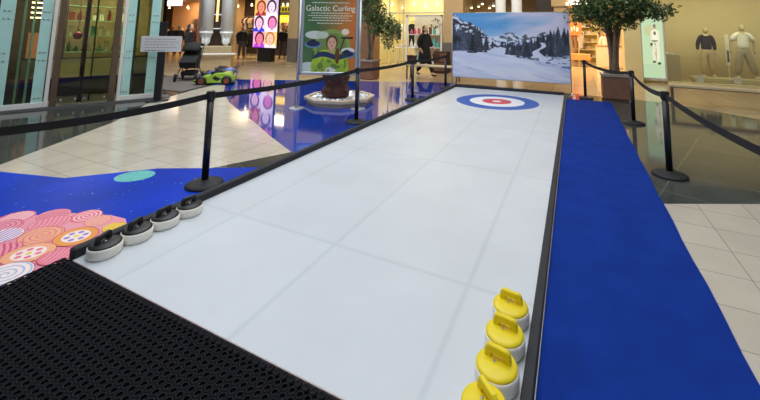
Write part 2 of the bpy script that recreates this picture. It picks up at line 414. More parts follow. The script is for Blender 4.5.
cands = [(-4.34, 1.62, .12, 'bands', 1, 3, .5), (-4.11, 1.77, .12, 'bands', 0, 6, .2), (-3.84, 1.88, .12, 'swirl', 1, 3, 0), (-3.66, 1.88, .10, 'fan', 2, 0, 0),
         (-3.97, 1.69, .13, 'bands', 0, 1, .9), (-4.22, 1.50, .13, 'swirl', 0, 6, 0), (-4.05, 1.44, .13, 'bands', 3, 4, .3), (-3.79, 1.57, .15, 'swirl', 2, 1, 0),
         (-3.54, 1.68, .15, 'dots', 5, 4, 0), (-3.42, 1.88, .09, 'swirl', 9, 5, 0), (-3.80, 1.33, .13, 'bands', 0, 6, 1.2), (-3.57, 1.42, .15, 'dots', 2, 1, .5),
         (-3.34, 1.50, .12, 'bands', 1, 0, .6), (-3.40, 1.25, .15, 'swirl', 3, 7, 0), (-3.62, 1.16, .14, 'fan', 7, 3, 0), (-3.37, 0.97, .14, 'bands', 0, 1, .3),
         (-3.86, 1.08, .14, 'swirl', 5, 3, 0), (-4.05, 1.20, .12, 'fan', 1, 3, 0), (-4.32, 1.33, .13, 'dots', 0, 6, 0), (-4.55, 1.42, .1, 'swirl', 2, 0, 0), (-3.62, 0.88, .14, 'dots', 1, 4, 0)]
for i, (x, y, r, st, ca, cb, ro) in enumerate(cands): candy(x, y, r, st, ca, cb, 0.0030 + 0.0004*i, ro)
o = g.build('floor_sticker', [bluegraph, teal_print, star_print] + pk_m)
tag(o, 'blue starry floor sticker with teal planet and pink candies beside the black mat', 'floor sticker')
g = MB()
g.poly([(-3.27, 3.86)] + [( -3.51, 3.98)] + arc[::-1][1:] + [(-10.1, 8.45), (-9.98, 8.58), (-3.95, 11.3), (-3.27, 11.3)], 0.0022, 0)
o = g.build('floor_sticker', navygraph); tag(o, 'deep blue reflective floor film under the poster stand and octagonal plinth', 'floor sticker')
g = MB(); g.disc(1.12, 2.42, 0.36, 0.003, 0, 40, sy=0.9)
o = g.build('floor_sticker', mat('sky_blue_print', rgb(60, 150, 215), 0.25)); tag(o, 'light blue floor sticker peeping out right of the carpet', 'floor sticker')

# ribbed entrance mat
rib = mat('ribbed_mat', rgb(112, 104, 100), 0.8)
m_ = MB()
ax = Vector((0.72, 0.69)); 
for i in range(26):
    t0 = i*0.105
    y0 = 6.25 + t0; xa = -12.4; xb = -9.15 - t0*0.42
    m_.box(xa, xb, y0, y0+0.085, 0.002, 0.016)
o = m_.build('entrance_mat', rib); tag(o, 'grey ribbed entrance mat on the floor beside the glass kiosk', 'mat')

# ------------------------------------------------------------------ curling lane
XL, XR, YN, YB = -3.188, -0.262, 1.51, 10.56
lane_m = tiled('lane_sheet', rgb(205, 209, 214), rgb(203, 207, 212), rgb(194, 199, 204), 0.42, 1.02, 2.03, (0.66, -0.42, 0), 0.03, 0, 0.045, 0.35, 1.6)
for q_ in lane_m.node_tree.nodes:
    if q_.type == 'TEX_BRICK': q_.inputs['Mortar Smooth'].default_value = 1.0
lane = thing('curling_lane', 'long white synthetic curling lane with black kerbs and a target at its far end', 'curling lane')
s = MB()
s.box(XL, XR, YN, YB, 0.003, 0.012, 0)
s.box(XL, XR, YN-0.004, YN, 0.003, 0.011, 4)
cx, cy = -1.68, 8.86
s.disc(cx, cy, 0.94, 0.0124, 1, 72); s.disc(cx, cy, 0.625, 0.0128, 3, 64); s.disc(cx, cy, 0.335, 0.0132, 2, 48); s.disc(cx, cy, 0.10, 0.0136, 3, 32)
s.build('sheet', [lane_m, mat('target_blue', rgb(24, 82, 178), 0.4), mat('target_red', rgb(208, 50, 66), 0.4), mat('target_white', rgb(232, 236, 240), 0.4), mat('sheet_edge', rgb(205, 178, 180), 0.6)], lane)
k = MB(); k.box(XL-0.062, XL, YN-0.0, YB+0.075, 0.0, 0.078, 0, None, 0.008); k.build('kerb', kerb_m, lane)
k = MB(); k.box(XR, XR+0.052, -1.2, YB+0.075, 0.0, 0.042, 0, None, 0.006); k.build('kerb', kerb_m, lane)
k = MB(); k.box(XL, XR, YB, YB+0.075, 0.0, 0.085, 0, None, 0.008); k.build('kerb', kerb_m, lane)
k = MB(); k.box(XR+0.053, XR+0.058, -1.2, YB+0.05, 0.0, 0.012); o = k.build('edge_strip', silver, lane); o['label'] = 'thin pale metal edge strip'

# carpet
c_ = MB(); N = 40
xs0, xs1 = XR+0.06, 0.775
pts = [(xs0, -1.5)] + [(xs1 + 0.006*math.sin(i*1.7) - 0.04*(1 if i < 22 else (1-(i-22)/18)) , -1.5 + (11.6)*i/40) for i in range(41)] + [(xs0, 10.12)]
c_.prism(pts, 0.0015, 0.009)
o = c_.build('carpet_runner', carpet_m); tag(o, 'long royal blue carpet runner alongside the right kerb of the lane', 'carpet')

# ------------------------------------------------------------------ honeycomb mat
mb = MB(); px = 0.043; r0 = px/math.sqrt(3); row = 1.5*r0
mx0, mx1, my0, my1 = -3.28, XR-0.01, -0.9, YN-0.012
hz = 0.016; ri = r0*0.56
j = 0; y = my1 - r0*2.3
vs, fs = mb.v, mb.f
while y > my0:
    x = mx0 + r0 + (px/2 if j % 2 else 0)
    while x < mx1 - r0*0.8:
        # skip cells the hall never shows (behind the photographer)
        k = len(vs); 
        zc = hz
        for q in range(6):
            a = PI/6 + q*PI/3; vs.append((x + r0*math.cos(a), y + r0*math.sin(a), hz - 0.0045))
        for q in range(6):
            a = PI/6 + q*PI/3; vs.append((x + (r0*0.82)*math.cos(a), y + (r0*0.82)*math.sin(a), hz))
        for q in range(6):
            a = PI/6 + q*PI/3; vs.append((x + ri*math.cos(a), y + ri*math.sin(a), hz - 0.001))
        for q in range(6):
            a = PI/6 + q*PI/3; vs.append((x + ri*math.cos(a), y + ri*math.sin(a), 0.0032))
        for q in range(6):
            p = (q+1) % 6
            fs.append([k+q, k+p, k+6+p, k+6+q]); fs.append([k+6+q, k+6+p, k+12+p, k+12+q]); fs.append([k+12+q, k+12+p, k+18+p, k+18+q])
        x += px
    y -= row; j += 1
# outer rim
mb.m = [0]*len(mb.f); mb.sm = [False]*len(mb.f)
mb.box(mx0, mx1, my0, my1-0.012, 0.0005, 0.0030, 1)
mb.box(mx0, mx0+0.012, my0, my1-0.01, 0.0005, 0.011, 0)
for i in range(int((mx1-mx0-0.02)/px)):      # rounded studs along the edge that meets the lane
    cxm = mx0 + r0 + i*px
    mb.lathe([(px*0.49, 0.0), (px*0.49, hz-0.006), (px*0.40, hz-0.001), (px*0.26, hz), (px*0.22, hz-0.004)], (cxm, my1-px*0.42, 0.0015), 14, 0)
mat_rub = mat('mat_rubber', rgb(16, 17, 25), 0.75, spec=0.18, bump=0.1, bscale=200)
o = mb.build('rubber_mat', [mat_rub, mat('mat_underside', rgb(8, 8, 9), 0.9)]); tag(o, 'black honeycomb rubber mat at the near end of the white lane', 'mat')

# ------------------------------------------------------------------ curling stones
def stone(lidm, label, grp, loc, rz, name='curling_stone'):
    t = thing(name, label, 'curling stone', loc, rz, grp)
    a = MB(); a.lathe([(0.084, 0.0), (0.093, 0.002), (0.1000, 0.014), (0.1035, 0.032), (0.1035, 0.056), (0.1020, 0.066), (0.099, 0.071), (0.094, 0.072)], n=48); a.build('body', cream_plastic, t)
    a = MB(); a.lathe([(0.0965, 0.0705), (0.0970, 0.076), (0.094, 0.081), (0.082, 0.086), (0.055, 0.090), (0.012, 0.092)], n=48); a.build('lid', lidm, t)
    a = MB()          # a thick upright grip plate with a slot through it
    ow = [(-0.066, 0.078), (-0.063, 0.112), (-0.058, 0.130), (-0.046, 0.139), (0.046, 0.139), (0.058, 0.130), (0.063, 0.112), (0.066, 0.078)]
    iw = [(-0.033, 0.078), (-0.033, 0.100), (-0.031, 0.106), (-0.026, 0.109), (0.026, 0.109), (0.031, 0.106), (0.033, 0.100), (0.033, 0.078)]
    ya, yb = 0.006, 0.032; bv = 0.004; vs = []
    def inset(pts, d): return [(x*(1-d/0.066), z-(d if z > .1 else 0)) for x, z in pts]
    rings = [(inset(ow, bv), ya), (ow, ya+bv), (ow, yb-bv), (inset(ow, bv), yb), (iw, yb), (iw, ya)]
    for pts_, y_ in rings: vs += [(x, y_, z) for x, z in pts_]
    fs = []
    for k in range(6):
        k2 = (k+1) % 6
        for i in range(7): fs.append([k*8+i, k2*8+i, k2*8+i+1, k*8+i+1])
    a.add(vs, fs, 0, False); a.build('handle', lidm, t)
    a = MB(); a.lathe([(0.0075, 0.088), (0.0075, 0.094), (0.004, 0.096)], (-0.008, -0.006, 0), 12); h = a.build('screw', steel, t); h['label'] = 'small bright steel screw'
    return t
pos_b = [(-3.076, 1.640), (-3.079, 1.851), (-3.082, 2.063), (-3.084, 2.275)]
lb = ['black lidded cream curling stone nearest the mat', 'black lidded cream curling stone second from the mat', 'black lidded cream curling stone third from the mat', 'black lidded cream curling stone farthest from the mat, by the stanchion']
b0 = None
for (x, y), l, rz in zip(pos_b, lb, (1.95, 1.9, 1.7, 1.5)):
    if b0 is None: b0 = stone(black_plastic, l, 'black curling stones along the left kerb', (x, y, 0.0122), rz)
    else: dup(b0, (x, y, 0.0122), rz, l)
pos_y = [(-0.372, 2.28), (-0.370, 2.077), (-0.372, 1.874), (-0.385, 1.672)]
ly = ['yellow lidded curling stone farthest up the lane', 'yellow lidded curling stone second farthest up the lane', 'yellow lidded curling stone third along, its whole lid in view', 'yellow lidded curling stone cut off by the bottom of the photo']
y0_ = None
for (x, y), l, rz in zip(pos_y, ly, (-0.12, -0.12, -0.15, -0.75)):
    if y0_ is None: y0_ = stone(yellow_plastic, l, 'yellow curling stones along the right kerb', (x, y, 0.0122), rz); y0_.scale = (.975, .975, 1)
    else: dup(y0_, (x, y, 0.0122), rz, l)

# ------------------------------------------------------------------ stanchions
def belt_mb(a, b_, z=0.90, sag=0.05, h=0.062):
    n = 16; m = MB(); vs = []
    A = Vector((a[0], a[1])); B = Vector((b_[0], b_[1])); d = (B-A).normalized(); nn = Vector((-d.y, d.x))*0.0015
    A = A + d*0.045; B = B - d*0.045
    for i in range(n+1):
        t = i/n; p = A.lerp(B, t); zz = z - sag*4*t*(1-t)
        for s_ in (-1, 1):
            for q in (-1, 1): vs.append((p.x+nn.x*s_, p.y+nn.y*s_, zz + q*h/2))
    fs = []
    for i in range(n):
        k = i*4; fs += [[k, k+4, k+5, k+1], [k+2, k+3, k+7, k+6], [k+1, k+5, k+7, k+3], [k, k+2, k+6, k+4]]
    fs += [[0, 1, 3, 2], [n*4, n*4+2, n*4+3, n*4+1]]
    return m.add(vs, fs, 0, False)
def stanchion(x, y, label, to=None, sag=0.05):
    t = thing('stanchion', label, 'stanchion', (x, y, 0), 0, 'black belt stanchions around the lane')
    a = MB(); a.lathe([(0.178, 0.001), (0.180, 0.012), (0.176, 0.022), (0.150, 0.034), (0.09, 0.05), (0.045, 0.058)], n=40); a.build('base', black_rubber, t)
    a = MB(); a.lathe([(0.034, 0.055), (0.034, 0.86)], n=24); a.build('post', black_paint, t)
    a = MB(); a.lathe([(0.034, 0.855), (0.040, 0.86), (0.040, 0.945), (0.036, 0.952)], n=24)
    for q in range(4):
        T = Matrix.Rotation(q*PI/2 + 0.3, 4, 'Z'); a.box(-0.012, 0.012, 0.036, 0.046, 0.865, 0.94, 0, T)
    a.build('belt_head', black_plastic, t)
    if to: belt_mb((0, 0), (to[0]-x, to[1]-y), sag=sag).build('belt', webbing, t)
    return t
Lp = [(-3.75, 0.80), (-3.53, 2.75), (-3.54, 5.68), (-3.51, 8.10), (-3.42, 10.30)]
stanchion(*Lp[1], 'tall black belt stanchion behind the farthest black curling stone', Lp[2], 0.04)
stanchion(*Lp[2], 'black belt stanchion in front of the silver poster frame', Lp[3], 0.03)
stanchion(*Lp[3], 'black belt stanchion by the left kerb in front of the person in black', Lp[4], 0.03)
stanchion(*Lp[4], 'black belt stanchion at the left end of the mountain banner')
stanchion(*Lp[0], 'black belt stanchion beside the candy floor sticker, out of frame left', Lp[1], 0.05)
Rp = [(1.17, 2.45), (0.965, 5.28), (0.96, 7.97), (0.235, 10.43)]
stanchion(*Rp[1], 'nearest black belt stanchion right of the blue carpet', Rp[2], 0.07)
stanchion(*Rp[2], 'black belt stanchion right of the carpet beside the planter box', Rp[3], 0.07)
stanchion(*Rp[3], 'farthest black belt stanchion at the end of the blue carpet')
stanchion(*Rp[0], 'black belt stanchion out of frame at the near right', Rp[1], 0.06)

# ------------------------------------------------------------------ mountain banner
def alpine(u, v):
    rr = random.Random(11)
    cl = fbm(u*3+v*2, v*10-u*3)
    k_ = np.clip(u*1.5 - .25 + (cl-.45)*1.6, 0, 1)
    img = (92 + 116*k_, 158 + 46*k_, 214 + 14*k_)
    w_ = np.clip((.76-v)/.14, 0, 1); img = over(img, w_*.6, (206, 214, 232))
    # far range
    n1 = fbm(u*16, v*0+2)
    r1 = 0.56 + 0.20*n1*np.exp(-((u-0.66)/0.26)**2) + .06*n1 + .06*np.clip(u-.3, 0, .5)
    rock = fbm(u*30+v*20, v*26-u*12)
    m = (v < r1).astype(float); c = np.clip(120 + (rock-.42)*900, 92, 226)
    img = over(img, m, (c*.93, c*.98, np.clip(c*1.14, 0, 238)))
    # mid forest band
    m = ((v < 0.55 + 0.06*fbm(u*20, v*0) - .12*np.abs(u-.55)) & (u > 0.30)).astype(float)
    c = np.clip(96 + (fbm(u*44, v*34)-.45)*700, 58, 190)
    img = over(img, m, (c*.92, c, c*1.22))
    # rocky slope on the left
    e = 0.96 - 1.02*u - .10*np.sin(u*22)*u + 0.07*fbm(u*30, v*0+5)
    m = ((v < e) & (u < 0.50)).astype(float)
    rk = fbm(u*30+v*24, v*30-u*16); c = np.clip(110 + (rk-.46)*1000, 50, 226)
    img = over(img, m, (c*.94, c*.98, np.clip(c*1.12, 0, 238)))
    sn = fbm(u*7+v*3, v*18+u*5)
    base = 0.385 + .05*np.exp(-((u-.14)/.1)**2) - .22*np.clip(u-.35, 0, 1)
    def snow(img, m): return over(img, m, (196 + 34*sn, 202 + 32*sn, 234 + 12*sn))
    img = snow(img, ((v < .47 - .45*np.abs(u-.40)) & (u > .28) & (u < .56)).astype(float))
    img = snow(img, (v < base).astype(float))
    def trees(img, n, fx, fy, fh, dark, wk=.17):
        P = sorted([(fx(rr.random()),) for i in range(n)], key=lambda q: rr.random()); L = []
        for (x,) in P: L.append((x, fy(x, rr.random()), fh(x)*rr.uniform(.6, 1.25)))
        L.sort(key=lambda q: -q[1])
        for x, b_, h in L:
            wd = h*wk*rr.uniform(.8, 1.2); d = (v-b_)/h
            jag = .62 + .5*((1-d)*7 % 1.0)
            mm = ((d > 0) & (d < 1) & (np.abs(u-x) < wd*(1-d)*jag)).astype(float)
            k = rr.uniform(.55, 1.45); fr = (fbm(u*60, v*60+x*50) > .54)*26*(rr.random() < .5)
            img = over(img, mm, tuple(q*k + fr for q in dark))
        return img
    img = trees(img, 70, lambda t: .25*t, lambda x, t: .40 + (.40-1.2*x)*t*.8, lambda x: .15, (48, 56, 72))
    img = trees(img, 30, lambda t: .10+.22*t, lambda x, t: .37 + t*.10, lambda x: .30-.3*max(0, x-.15), (50, 58, 72), .13)
    img = trees(img, 16, lambda t: .36+.16*t, lambda x, t: .50-.28*(x-.36)+t*.02, lambda x: .07, (56, 64, 84), .2)
    img = trees(img, 170, lambda t: .50+.50*t, lambda x, t: .37-.10*max(0, .16-abs(x-.66)) + t*max(.01, (x-.50)*.56), lambda x: .15+.10*(x-.5), (44, 52, 68), .15)
    g_ = (.5 + .5*fbm(u*20, v*20))
    m = ((np.abs(u-(.74+.28*(v-.36)+.02*np.sin(v*40))) < .022*g_+.030*np.clip(.46-v, 0, .2)/.1) & (v > .34) & (v < .56)).astype(float)
    img = snow(img, m)
    img = snow(img, ((v < .33 - .20*(u-.60)) & (u > .45)).astype(float))
    m = ((v < .36) & (v > .30-.25*(u-.60)) & (u > .76)).astype(float); c = fbm(u*24, v*40)
    img = over(img, m*(c < .42), (84, 104, 160)); img = snow(img, m*(c >= .42))
    sh = np.clip((fbm(u*5, v*26+u*8)-.52)*4, 0, .5)*(v < base)
    img = over(img, sh, (166, 180, 224))
    return img
bn = thing('mountain_banner', 'large fabric banner of a snowy mountain valley behind the lane', 'banner', (-3.40, 10.92, 0), 0.0)
BW = 3.30
picture('fabric', BW, 1.93, 300, 180, alpine, bn, 0, 0.55, 0.004, (0, 0, 0.27), 0.0)
for x in (-0.02, BW + 0.02):
    a = MB(); a.tube([(x, 0.02, 0.0), (x, 0.02, 2.25)], 0.012, 10); a.build('pole', silver, bn)
    a = MB(); a.box(x-0.02, x+0.02, -0.22, 0.26, 0.0, 0.02); a.build('foot', steel, bn)
for z in (0.265, 2.205):
    a = MB(); a.tube([(-0.03, 0.02, z), (BW+0.03, 0.02, z)], 0.011, 10); a.build('crossbar', steel, bn)
# red and white tape
a = MB(); rnd = random.Random(2)
for i, (dx, dy, l, ang, mi) in enumerate(((0, 0, .26, 0.2, 0), (0.05, -0.02, .22, 2.7, 1), (0.02, -0.05, .3, -1.35, 0), (-0.03, 0.02, .16, 1.3, 1), (0.0, -0.08, .22, -1.6, 1))):
    T = Matrix.Translation((dx, dy, 0.0)) @ Matrix.Rotation(ang, 4, 'Z')
    p_ = [(t*l, 0.015*math.sin(t*9+i), 0.03 + 0.05*math.sin(t*PI)) for t in (0, .2, .4, .6, .8, 1)]
    a.tube(p_, 0.014, 6, mi, T, flat=0.25)
o = a.build('barrier_tape', [mat('tape_red', rgb(214, 60, 50), 0.5), white_m], None, (0.0, 10.22, 0.0)); tag(o, 'knot of red and white barrier tape at the right foot of the banner', 'tape')

# ------------------------------------------------------------------ poster stand
def poster_art(u, v):
    n = fbm(u*4, v*5)
    g_ = np.clip((u-0.30)*1.5 + 0.25*(0.5-np.abs(v-0.55)), 0, 1)
    img = (58 + 130*g_ + 30*n, 100 + 6*g_ + 22*n, 62 - 18*g_ + 14*n)
    m = ell(u, v, 0.55, 0.34, 0.36, 0.24); img = over(img, m, (136, 160, 84))
    m = ell(u, v, 0.55, 0.34, 0.29, 0.19); img = over(img, m, (112, 140, 70))
    for cx, cy, rx, ry, c in ((.22, .50, .19, .055, (206, 214, 204)), (.86, .29, .13, .04, (226, 226, 222)), (.12, .06, .2, .07, (205, 214, 208)), (.36, .50, .12, .05, (190, 204, 190)), (.80, .545, .075, .042, (240, 222, 200))):
        img = over(img, ell(u, v, cx, cy, rx, ry), c)
    for cx, cy in ((.19, .37), (.84, .235)):
        img = over(img, ell(u, v, cx, cy, .17, .05), (96, 138, 160)); img = over(img, ell(u, v, cx, cy+.012, .13, .042), (30, 42, 84)); img = over(img, ell(u, v, cx, cy+.05, .05, .018), (30, 34, 46))
    # broom
    m = (np.abs((u-0.70) - (v-0.25)*0.42) < 0.014) & (v > 0.2) & (v < 0.46); img = over(img, m.astype(float), (70, 36, 30))
    img = over(img, ((np.abs(u-0.84) < .11) & (np.abs(v-0.465) < 0.014)).astype(float), (40, 26, 26))
    # jacket
    m = ell(u, v, .52, .07, .36, .25) * (v < 0.30); img = over(img, m, (166, 196, 56))
    m = m * (np.abs(v-0.22 + 0.02*np.sin(u*12)) < 0.035); img = over(img, m, (38, 50, 96))
    m = ell(u, v, .52, .05, .30, .10); img = over(img, m, (150, 182, 60)); 
    m = ell(u, v, .54, .03, .10, .035); img = over(img, m, (226, 226, 210))
    m = ((fbm(u*16, v*14) > 0.55) & (v < 0.28) & (np.abs(u-.52) < .34)).astype(float)*0.45; img = over(img, m, (44, 70, 50))
    # braid, hair, face
    img = over(img, ell(u, v, .66, .22, .045, .11), (104, 62, 38))
    img = over(img, ell(u, v, .55, .405, .115, .095), (92, 58, 40))
    img = over(img, ell(u, v, .55, .30, .05, .05), (202, 158, 128))
    img = over(img, ell(u, v, .55, .385, .083, .082), (218, 172, 144))
    for s_ in (-1, 1): img = over(img, ell(u, v, .55+s_*.034, .40, .014, .007), (60, 50, 50)); img = over(img, ell(u, v, .55+s_*.034, .415, .02, .004), (110, 72, 50))
    img = over(img, ell(u, v, .55, .372, .009, .013), (196, 146, 118)); img = over(img, ell(u, v, .55, .348, .024, .006), (186, 96, 92))
    return img
pd = Vector((1.14, 0.53)).normalized(); pr = math.atan2(pd.y, pd.x)
ps = thing('poster_stand', 'silver framed poster stand with green and orange advert on two posts', 'poster stand', (-5.25, 6.09, 0), pr)
PW = 1.27
for x in (0.0, PW):
    a = MB(); a.lathe([(0.15, 0.001), (0.155, 0.012), (0.14, 0.020), (0.04, 0.026)], (x, 0, 0), 36); a.build('base', silver, ps)
    a = MB(); a.tube([(x, 0, 0.02), (x, 0, 2.36)], 0.027, 16); a.build('post', silver, ps)
fx0, fx1, fz0, fz1 = 0.03, PW-0.03, 0.69, 2.34
a = MB(); t_ = 0.06
a.box(fx0, fx1, -0.04, 0.03, fz0, fz0+t_, 0, None, 0.012); a.box(fx0, fx1, -0.04, 0.03, fz1-t_, fz1, 0, None, 0.012)
a.box(fx0, fx0+t_, -0.04, 0.03, fz0, fz1, 0, None, 0.012); a.box(fx1-t_, fx1, -0.04, 0.03, fz0, fz1, 0, None, 0.012)
a.build('frame', silver, ps)
pw, ph = fx1-fx0-2*t_, fz1-fz0-2*t_
po = picture('poster', pw, ph, 150, 220, poster_art, ps, 0, 0.3, 0.012, (fx0+t_, -0.02, fz0+t_), 0.0)
white_ink = mat('white_ink', rgb(236, 238, 228), 0.5)
text('Galactic Curling', 0.170, white_ink, po, (pw/2, -0.003, ph*0.865), scx=0.95)
for i, (tw, z) in enumerate(((0.72, .945), (0.74, .80), (0.86, .765), (0.70, .735), (0.84, .70), (0.50, .66))):
    a = MB(); rr = random.Random(i+1); x = pw/2 - tw*pw/2 + 0.0
    while x < pw/2 + tw*pw/2:
        l = rr.uniform(0.02, 0.07); a.box(x, min(x+l, pw/2+tw*pw/2), -0.0025, -0.0012, z*ph-0.007, z*ph+0.007); x += l + 0.014
    a.build('small_print', white_ink, po)

# ------------------------------------------------------------------ octagonal plinth and carved pot
pl = thing('octagonal_plinth', 'low cream octagonal plinth covered in crinkled foil around a dark pot', 'plinth', (-4.90, 7.14, 0.0023), 0.25)
def ngon(r, n=8, ph=PI/8): return [(r*math.cos(ph+2*PI*i/n), r*math.sin(ph+2*PI*i/n)) for i in range(n)]
a = MB(); O8 = ngon(0.80); I8 = ngon(0.69)
n = 8; vs = [(x, y, 0) for x, y in ngon(0.74)] + [(x, y, 0.07) for x, y in ngon(0.74)] + [(x, y, 0.08) for x, y in O8] + [(x, y, 0.135) for x, y in O8] + [(x, y, 0.14) for x, y in I8] + [(x, y, 0.09) for x, y in I8]
fs = [[(r)*8+i, (r)*8+(i+1) % 8, (r+1)*8+(i+1) % 8, (r+1)*8+i] for r in range(5) for i in range(8)]
a.add(vs, fs, 0); a.build('rim', mat('plinth_cream', rgb(206, 188, 162), 0.5, var=0.08), pl)
a = MB(); G = 34; rr = random.Random(9); vs = []; fs = []
for i in range(G):
    for j in range(G):
        x = -0.69+1.38*i/(G-1); y = -0.69+1.38*j/(G-1); q = math.hypot(x, y)
        if q > 0.64: x *= 0.64/q; y *= 0.64/q
        vs.append((x, y, 0.095 + rr.uniform(0, 0.045)))
for i in range(G-1):
    for j in range(G-1): fs.append([i*G+j, (i+1)*G+j, (i+1)*G+j+1, i*G+j+1])
a.add(vs, fs, 0); a.build('foil', mat('foil', rgb(205, 206, 208), 0.3, 0.6, var=0.25, vscale=12), pl)
pt = MB(); n = 32; prof = []
vs = []; fs = []; rr = random.Random(6); R_ = 26
for k in range(R_):
    z = 0.72*k/(R_-1)
    for i in range(n):
        an = 2*PI*i/n; r = 0.27 + 0.03*math.sin(z*17) + 0.022*math.sin(an*7 + z*14) + rr.uniform(-.01, .01) + (0.03 if k > R_-4 else 0)
        vs.append((r*math.cos(an), r*math.sin(an), z))
for k in range(R_-1):
    for i in range(n): fs.append([k*n+i, k*n+(i+1) % n, (k+1)*n+(i+1) % n, (k+1)*n+i])
fs.append([(R_-1)*n+i for i in range(n)]); fs.append(list(range(n))[::-1])
pt.add(vs, fs, 0, True)
o = pt.build('carved_pot', mat('carved_brown', rgb(84, 44, 36), 0.5, var=0.4, vscale=12, bump=0.8, bscale=25), None, (-4.92, 7.0, 0.145)); tag(o, 'dark red-brown carved pot standing on the octagonal plinth', 'pot')

# ------------------------------------------------------------------ ficus trees
def ficus(loc, label, pw_, ph_, trunk_h, crown, nleaf, seed, stems=4, spread=0.16):
    rr = random.Random(seed)
    t = thing('potted_ficus_tree', label, 'tree', loc, 0, None)
    a = MB(); hw = pw_/2
    a.box(-hw, hw, -hw, hw, 0.03, ph_-0.06, 0, None, 0.01); a.box(-hw+.04, hw-.04, -hw+.04, hw-.04, 0, 0.035); p = a.build('planter_box', pot_wood, t)
    a = MB(); w2 = hw+0.02
    for q in ((-w2, w2, -w2, -hw+.05), (-w2, w2, hw-.05, w2), (-w2, -hw+.05, -hw+.05, hw-.05), (hw-.05, w2, -hw+.05, hw-.05)): a.box(q[0], q[1], q[2], q[3], ph_-0.07, ph_, 0)
    a.build('rim', pot_rim, p)
    a = MB(); a.box(-hw+.05, hw-.05, -hw+.05, hw-.05, ph_-0.065, ph_-0.02); a.build('soil', soil, p)
    tr = MB(); tips = []
    for k in range(stems):
        an = 2*PI*k/stems + rr.uniform(-.3, .3)
        b0_ = Vector((0.07*math.cos(an), 0.07*math.sin(an), ph_-0.03))
        top = Vector((spread*math.cos(an+0.5), spread*math.sin(an+0.5), trunk_h + rr.uniform(-.05, .2)))
        mid = b0_.lerp(top, 0.5) + Vector((-0.08*math.cos(an), -0.08*math.sin(an), 0))
        pth = []
        for i in range(9):
            q = i/8; pth.append((1-q)**2*b0_ + 2*q*(1-q)*mid + q*q*top)
        tr.tube(pth, [0.06-0.003*i for i in range(9)], 8)
        tips.append(top)
    for e in crown:
        c = Vector(e[:3]); base = min(tips, key=lambda q: (q-c).length)
        for z_ in range(3):
            tgt = c + Vector((rr.uniform(-.5, .5)*e[3], rr.uniform(-.5, .5)*e[4], rr.uniform(-.5, .5)*e[5]))
            m_ = base.lerp(tgt, 0.5) + Vector((rr.uniform(-.06, .06), rr.uniform(-.06, .06), 0.06))
            tr.tube([base, m_, tgt], [0.028, 0.018, 0.008], 6)
    tr.build('trunk', bark, t)
    lf = MB(); tot = sum(e[3]*e[4]*e[5] for e in crown)
    for e in crown:
        cnt = int(nleaf*e[3]*e[4]*e[5]/tot)
        for i in range(cnt//5):
            # twig cluster
            while True:
                d = Vector((rr.uniform(-1, 1), rr.uniform(-1, 1), rr.uniform(-1, 1)))
                if 0.25 < d.length < 1: break
            cc = Vector((e[0]+d.x*e[3], e[1]+d.y*e[4], e[2]+d.z*e[5]))
            for k in range(5):
                p0 = cc + Vector((rr.gauss(0, .05), rr.gauss(0, .05), rr.gauss(0, .05)))
                dr = Vector((rr.uniform(-1, 1), rr.uniform(-1, 1), rr.uniform(-1.1, .35))).normalized()
                L = rr.uniform(.08, .13); W = L*0.25
                sd = dr.cross(Vector((rr.uniform(-1, 1), rr.uniform(-1, 1), 1))).normalized()*W
                nn = dr.cross(sd).normalized()*W*0.35
                lf.add([p0, p0+dr*L*.5+sd+nn, p0+dr*L, p0+dr*L*.5-sd+nn, p0+dr*L*.5], [[0, 4, 1], [1, 4, 2], [2, 4, 3], [3, 4, 0]], 0 if rr.random() < .7 else 1)
    lf.build('foliage', [leaf_a, leaf_b], t)
    return t
ficus((0.93, 10.74, 0.0), 'large ficus tree in a brown planter box right of the banner', 0.60, 0.64, 1.75,
      [(0, 0, 2.38, 1.0, .8, .42), (-.72, 0, 2.18, .42, .5, .22), (.72, -.1, 2.24, .55, .5, .26), (0, 0, 2.9, .9, .7, .4), (-.1, -.1, 1.95, .55, .45, .18), (1.12, 0, 2.2, .26, .3, .14), (.3, 0, 1.88, .3, .3, .12)], 8000, 5, 6)
ficus((-6.32, 10.9, 0.0), 'slimmer ficus tree in a brown box right of the poster stand', 0.5, 0.66, 1.5,
      [(0, 0, 2.3, .55, .5, .5), (.6, 0, 1.9, .38, .35, .32), (.75, 0, 1.35, .26, .25, .28), (.25, 0, 1.75, .35, .35, .3), (-.1, 0, 2.9, .6, .5, .3), (.85, 0, 1.75, .3, .3, .3)], 3600, 8, 3)

# ------------------------------------------------------------------ benches
def bench(x, y, L, h, label, rz=0.0, dpt=0.42):
    t = thing('bench', label, 'bench', (x, y, 0), rz)
    a = MB(); a.box(0, L, 0, dpt, h-0.05, h, 0, None, 0.006); a.build('seat', mat('bench_seat', rgb(206, 188, 152), 0.4, var=0.06), t)
    for px_ in (0.03, L-0.07):
        for py_ in (0.03, dpt-0.07):
            a = MB(); a.box(px_, px_+0.04, py_, py_+0.04, 0, h-0.05); a.build('leg', bronze, t)
    a = MB(); a.box(0.03, L-0.03, 0.03, 0.06, h-0.065, h-0.05); a.build('apron', brown_dark, t)
    return t
bench(2.02, 10.45, 3.4, 0.47, 'long pale bench in front of the beige shop window', -0.12)
bench(-5.25, 11.45, 1.85, 0.50, 'pale bench in front of the yellow shop beside the walking person', 0.0)
a = MB(); a.box(0, .28, 0, .22, 0, .26, 0, None, .01); a.box(-.01, .29, -.01, .23, .26, .30, 0)
o = a.build('box', brown_dark, None, (-5.22, 11.53, 0.501)); tag(o, 'dark brown lidded box on the left end of the bench', 'box')

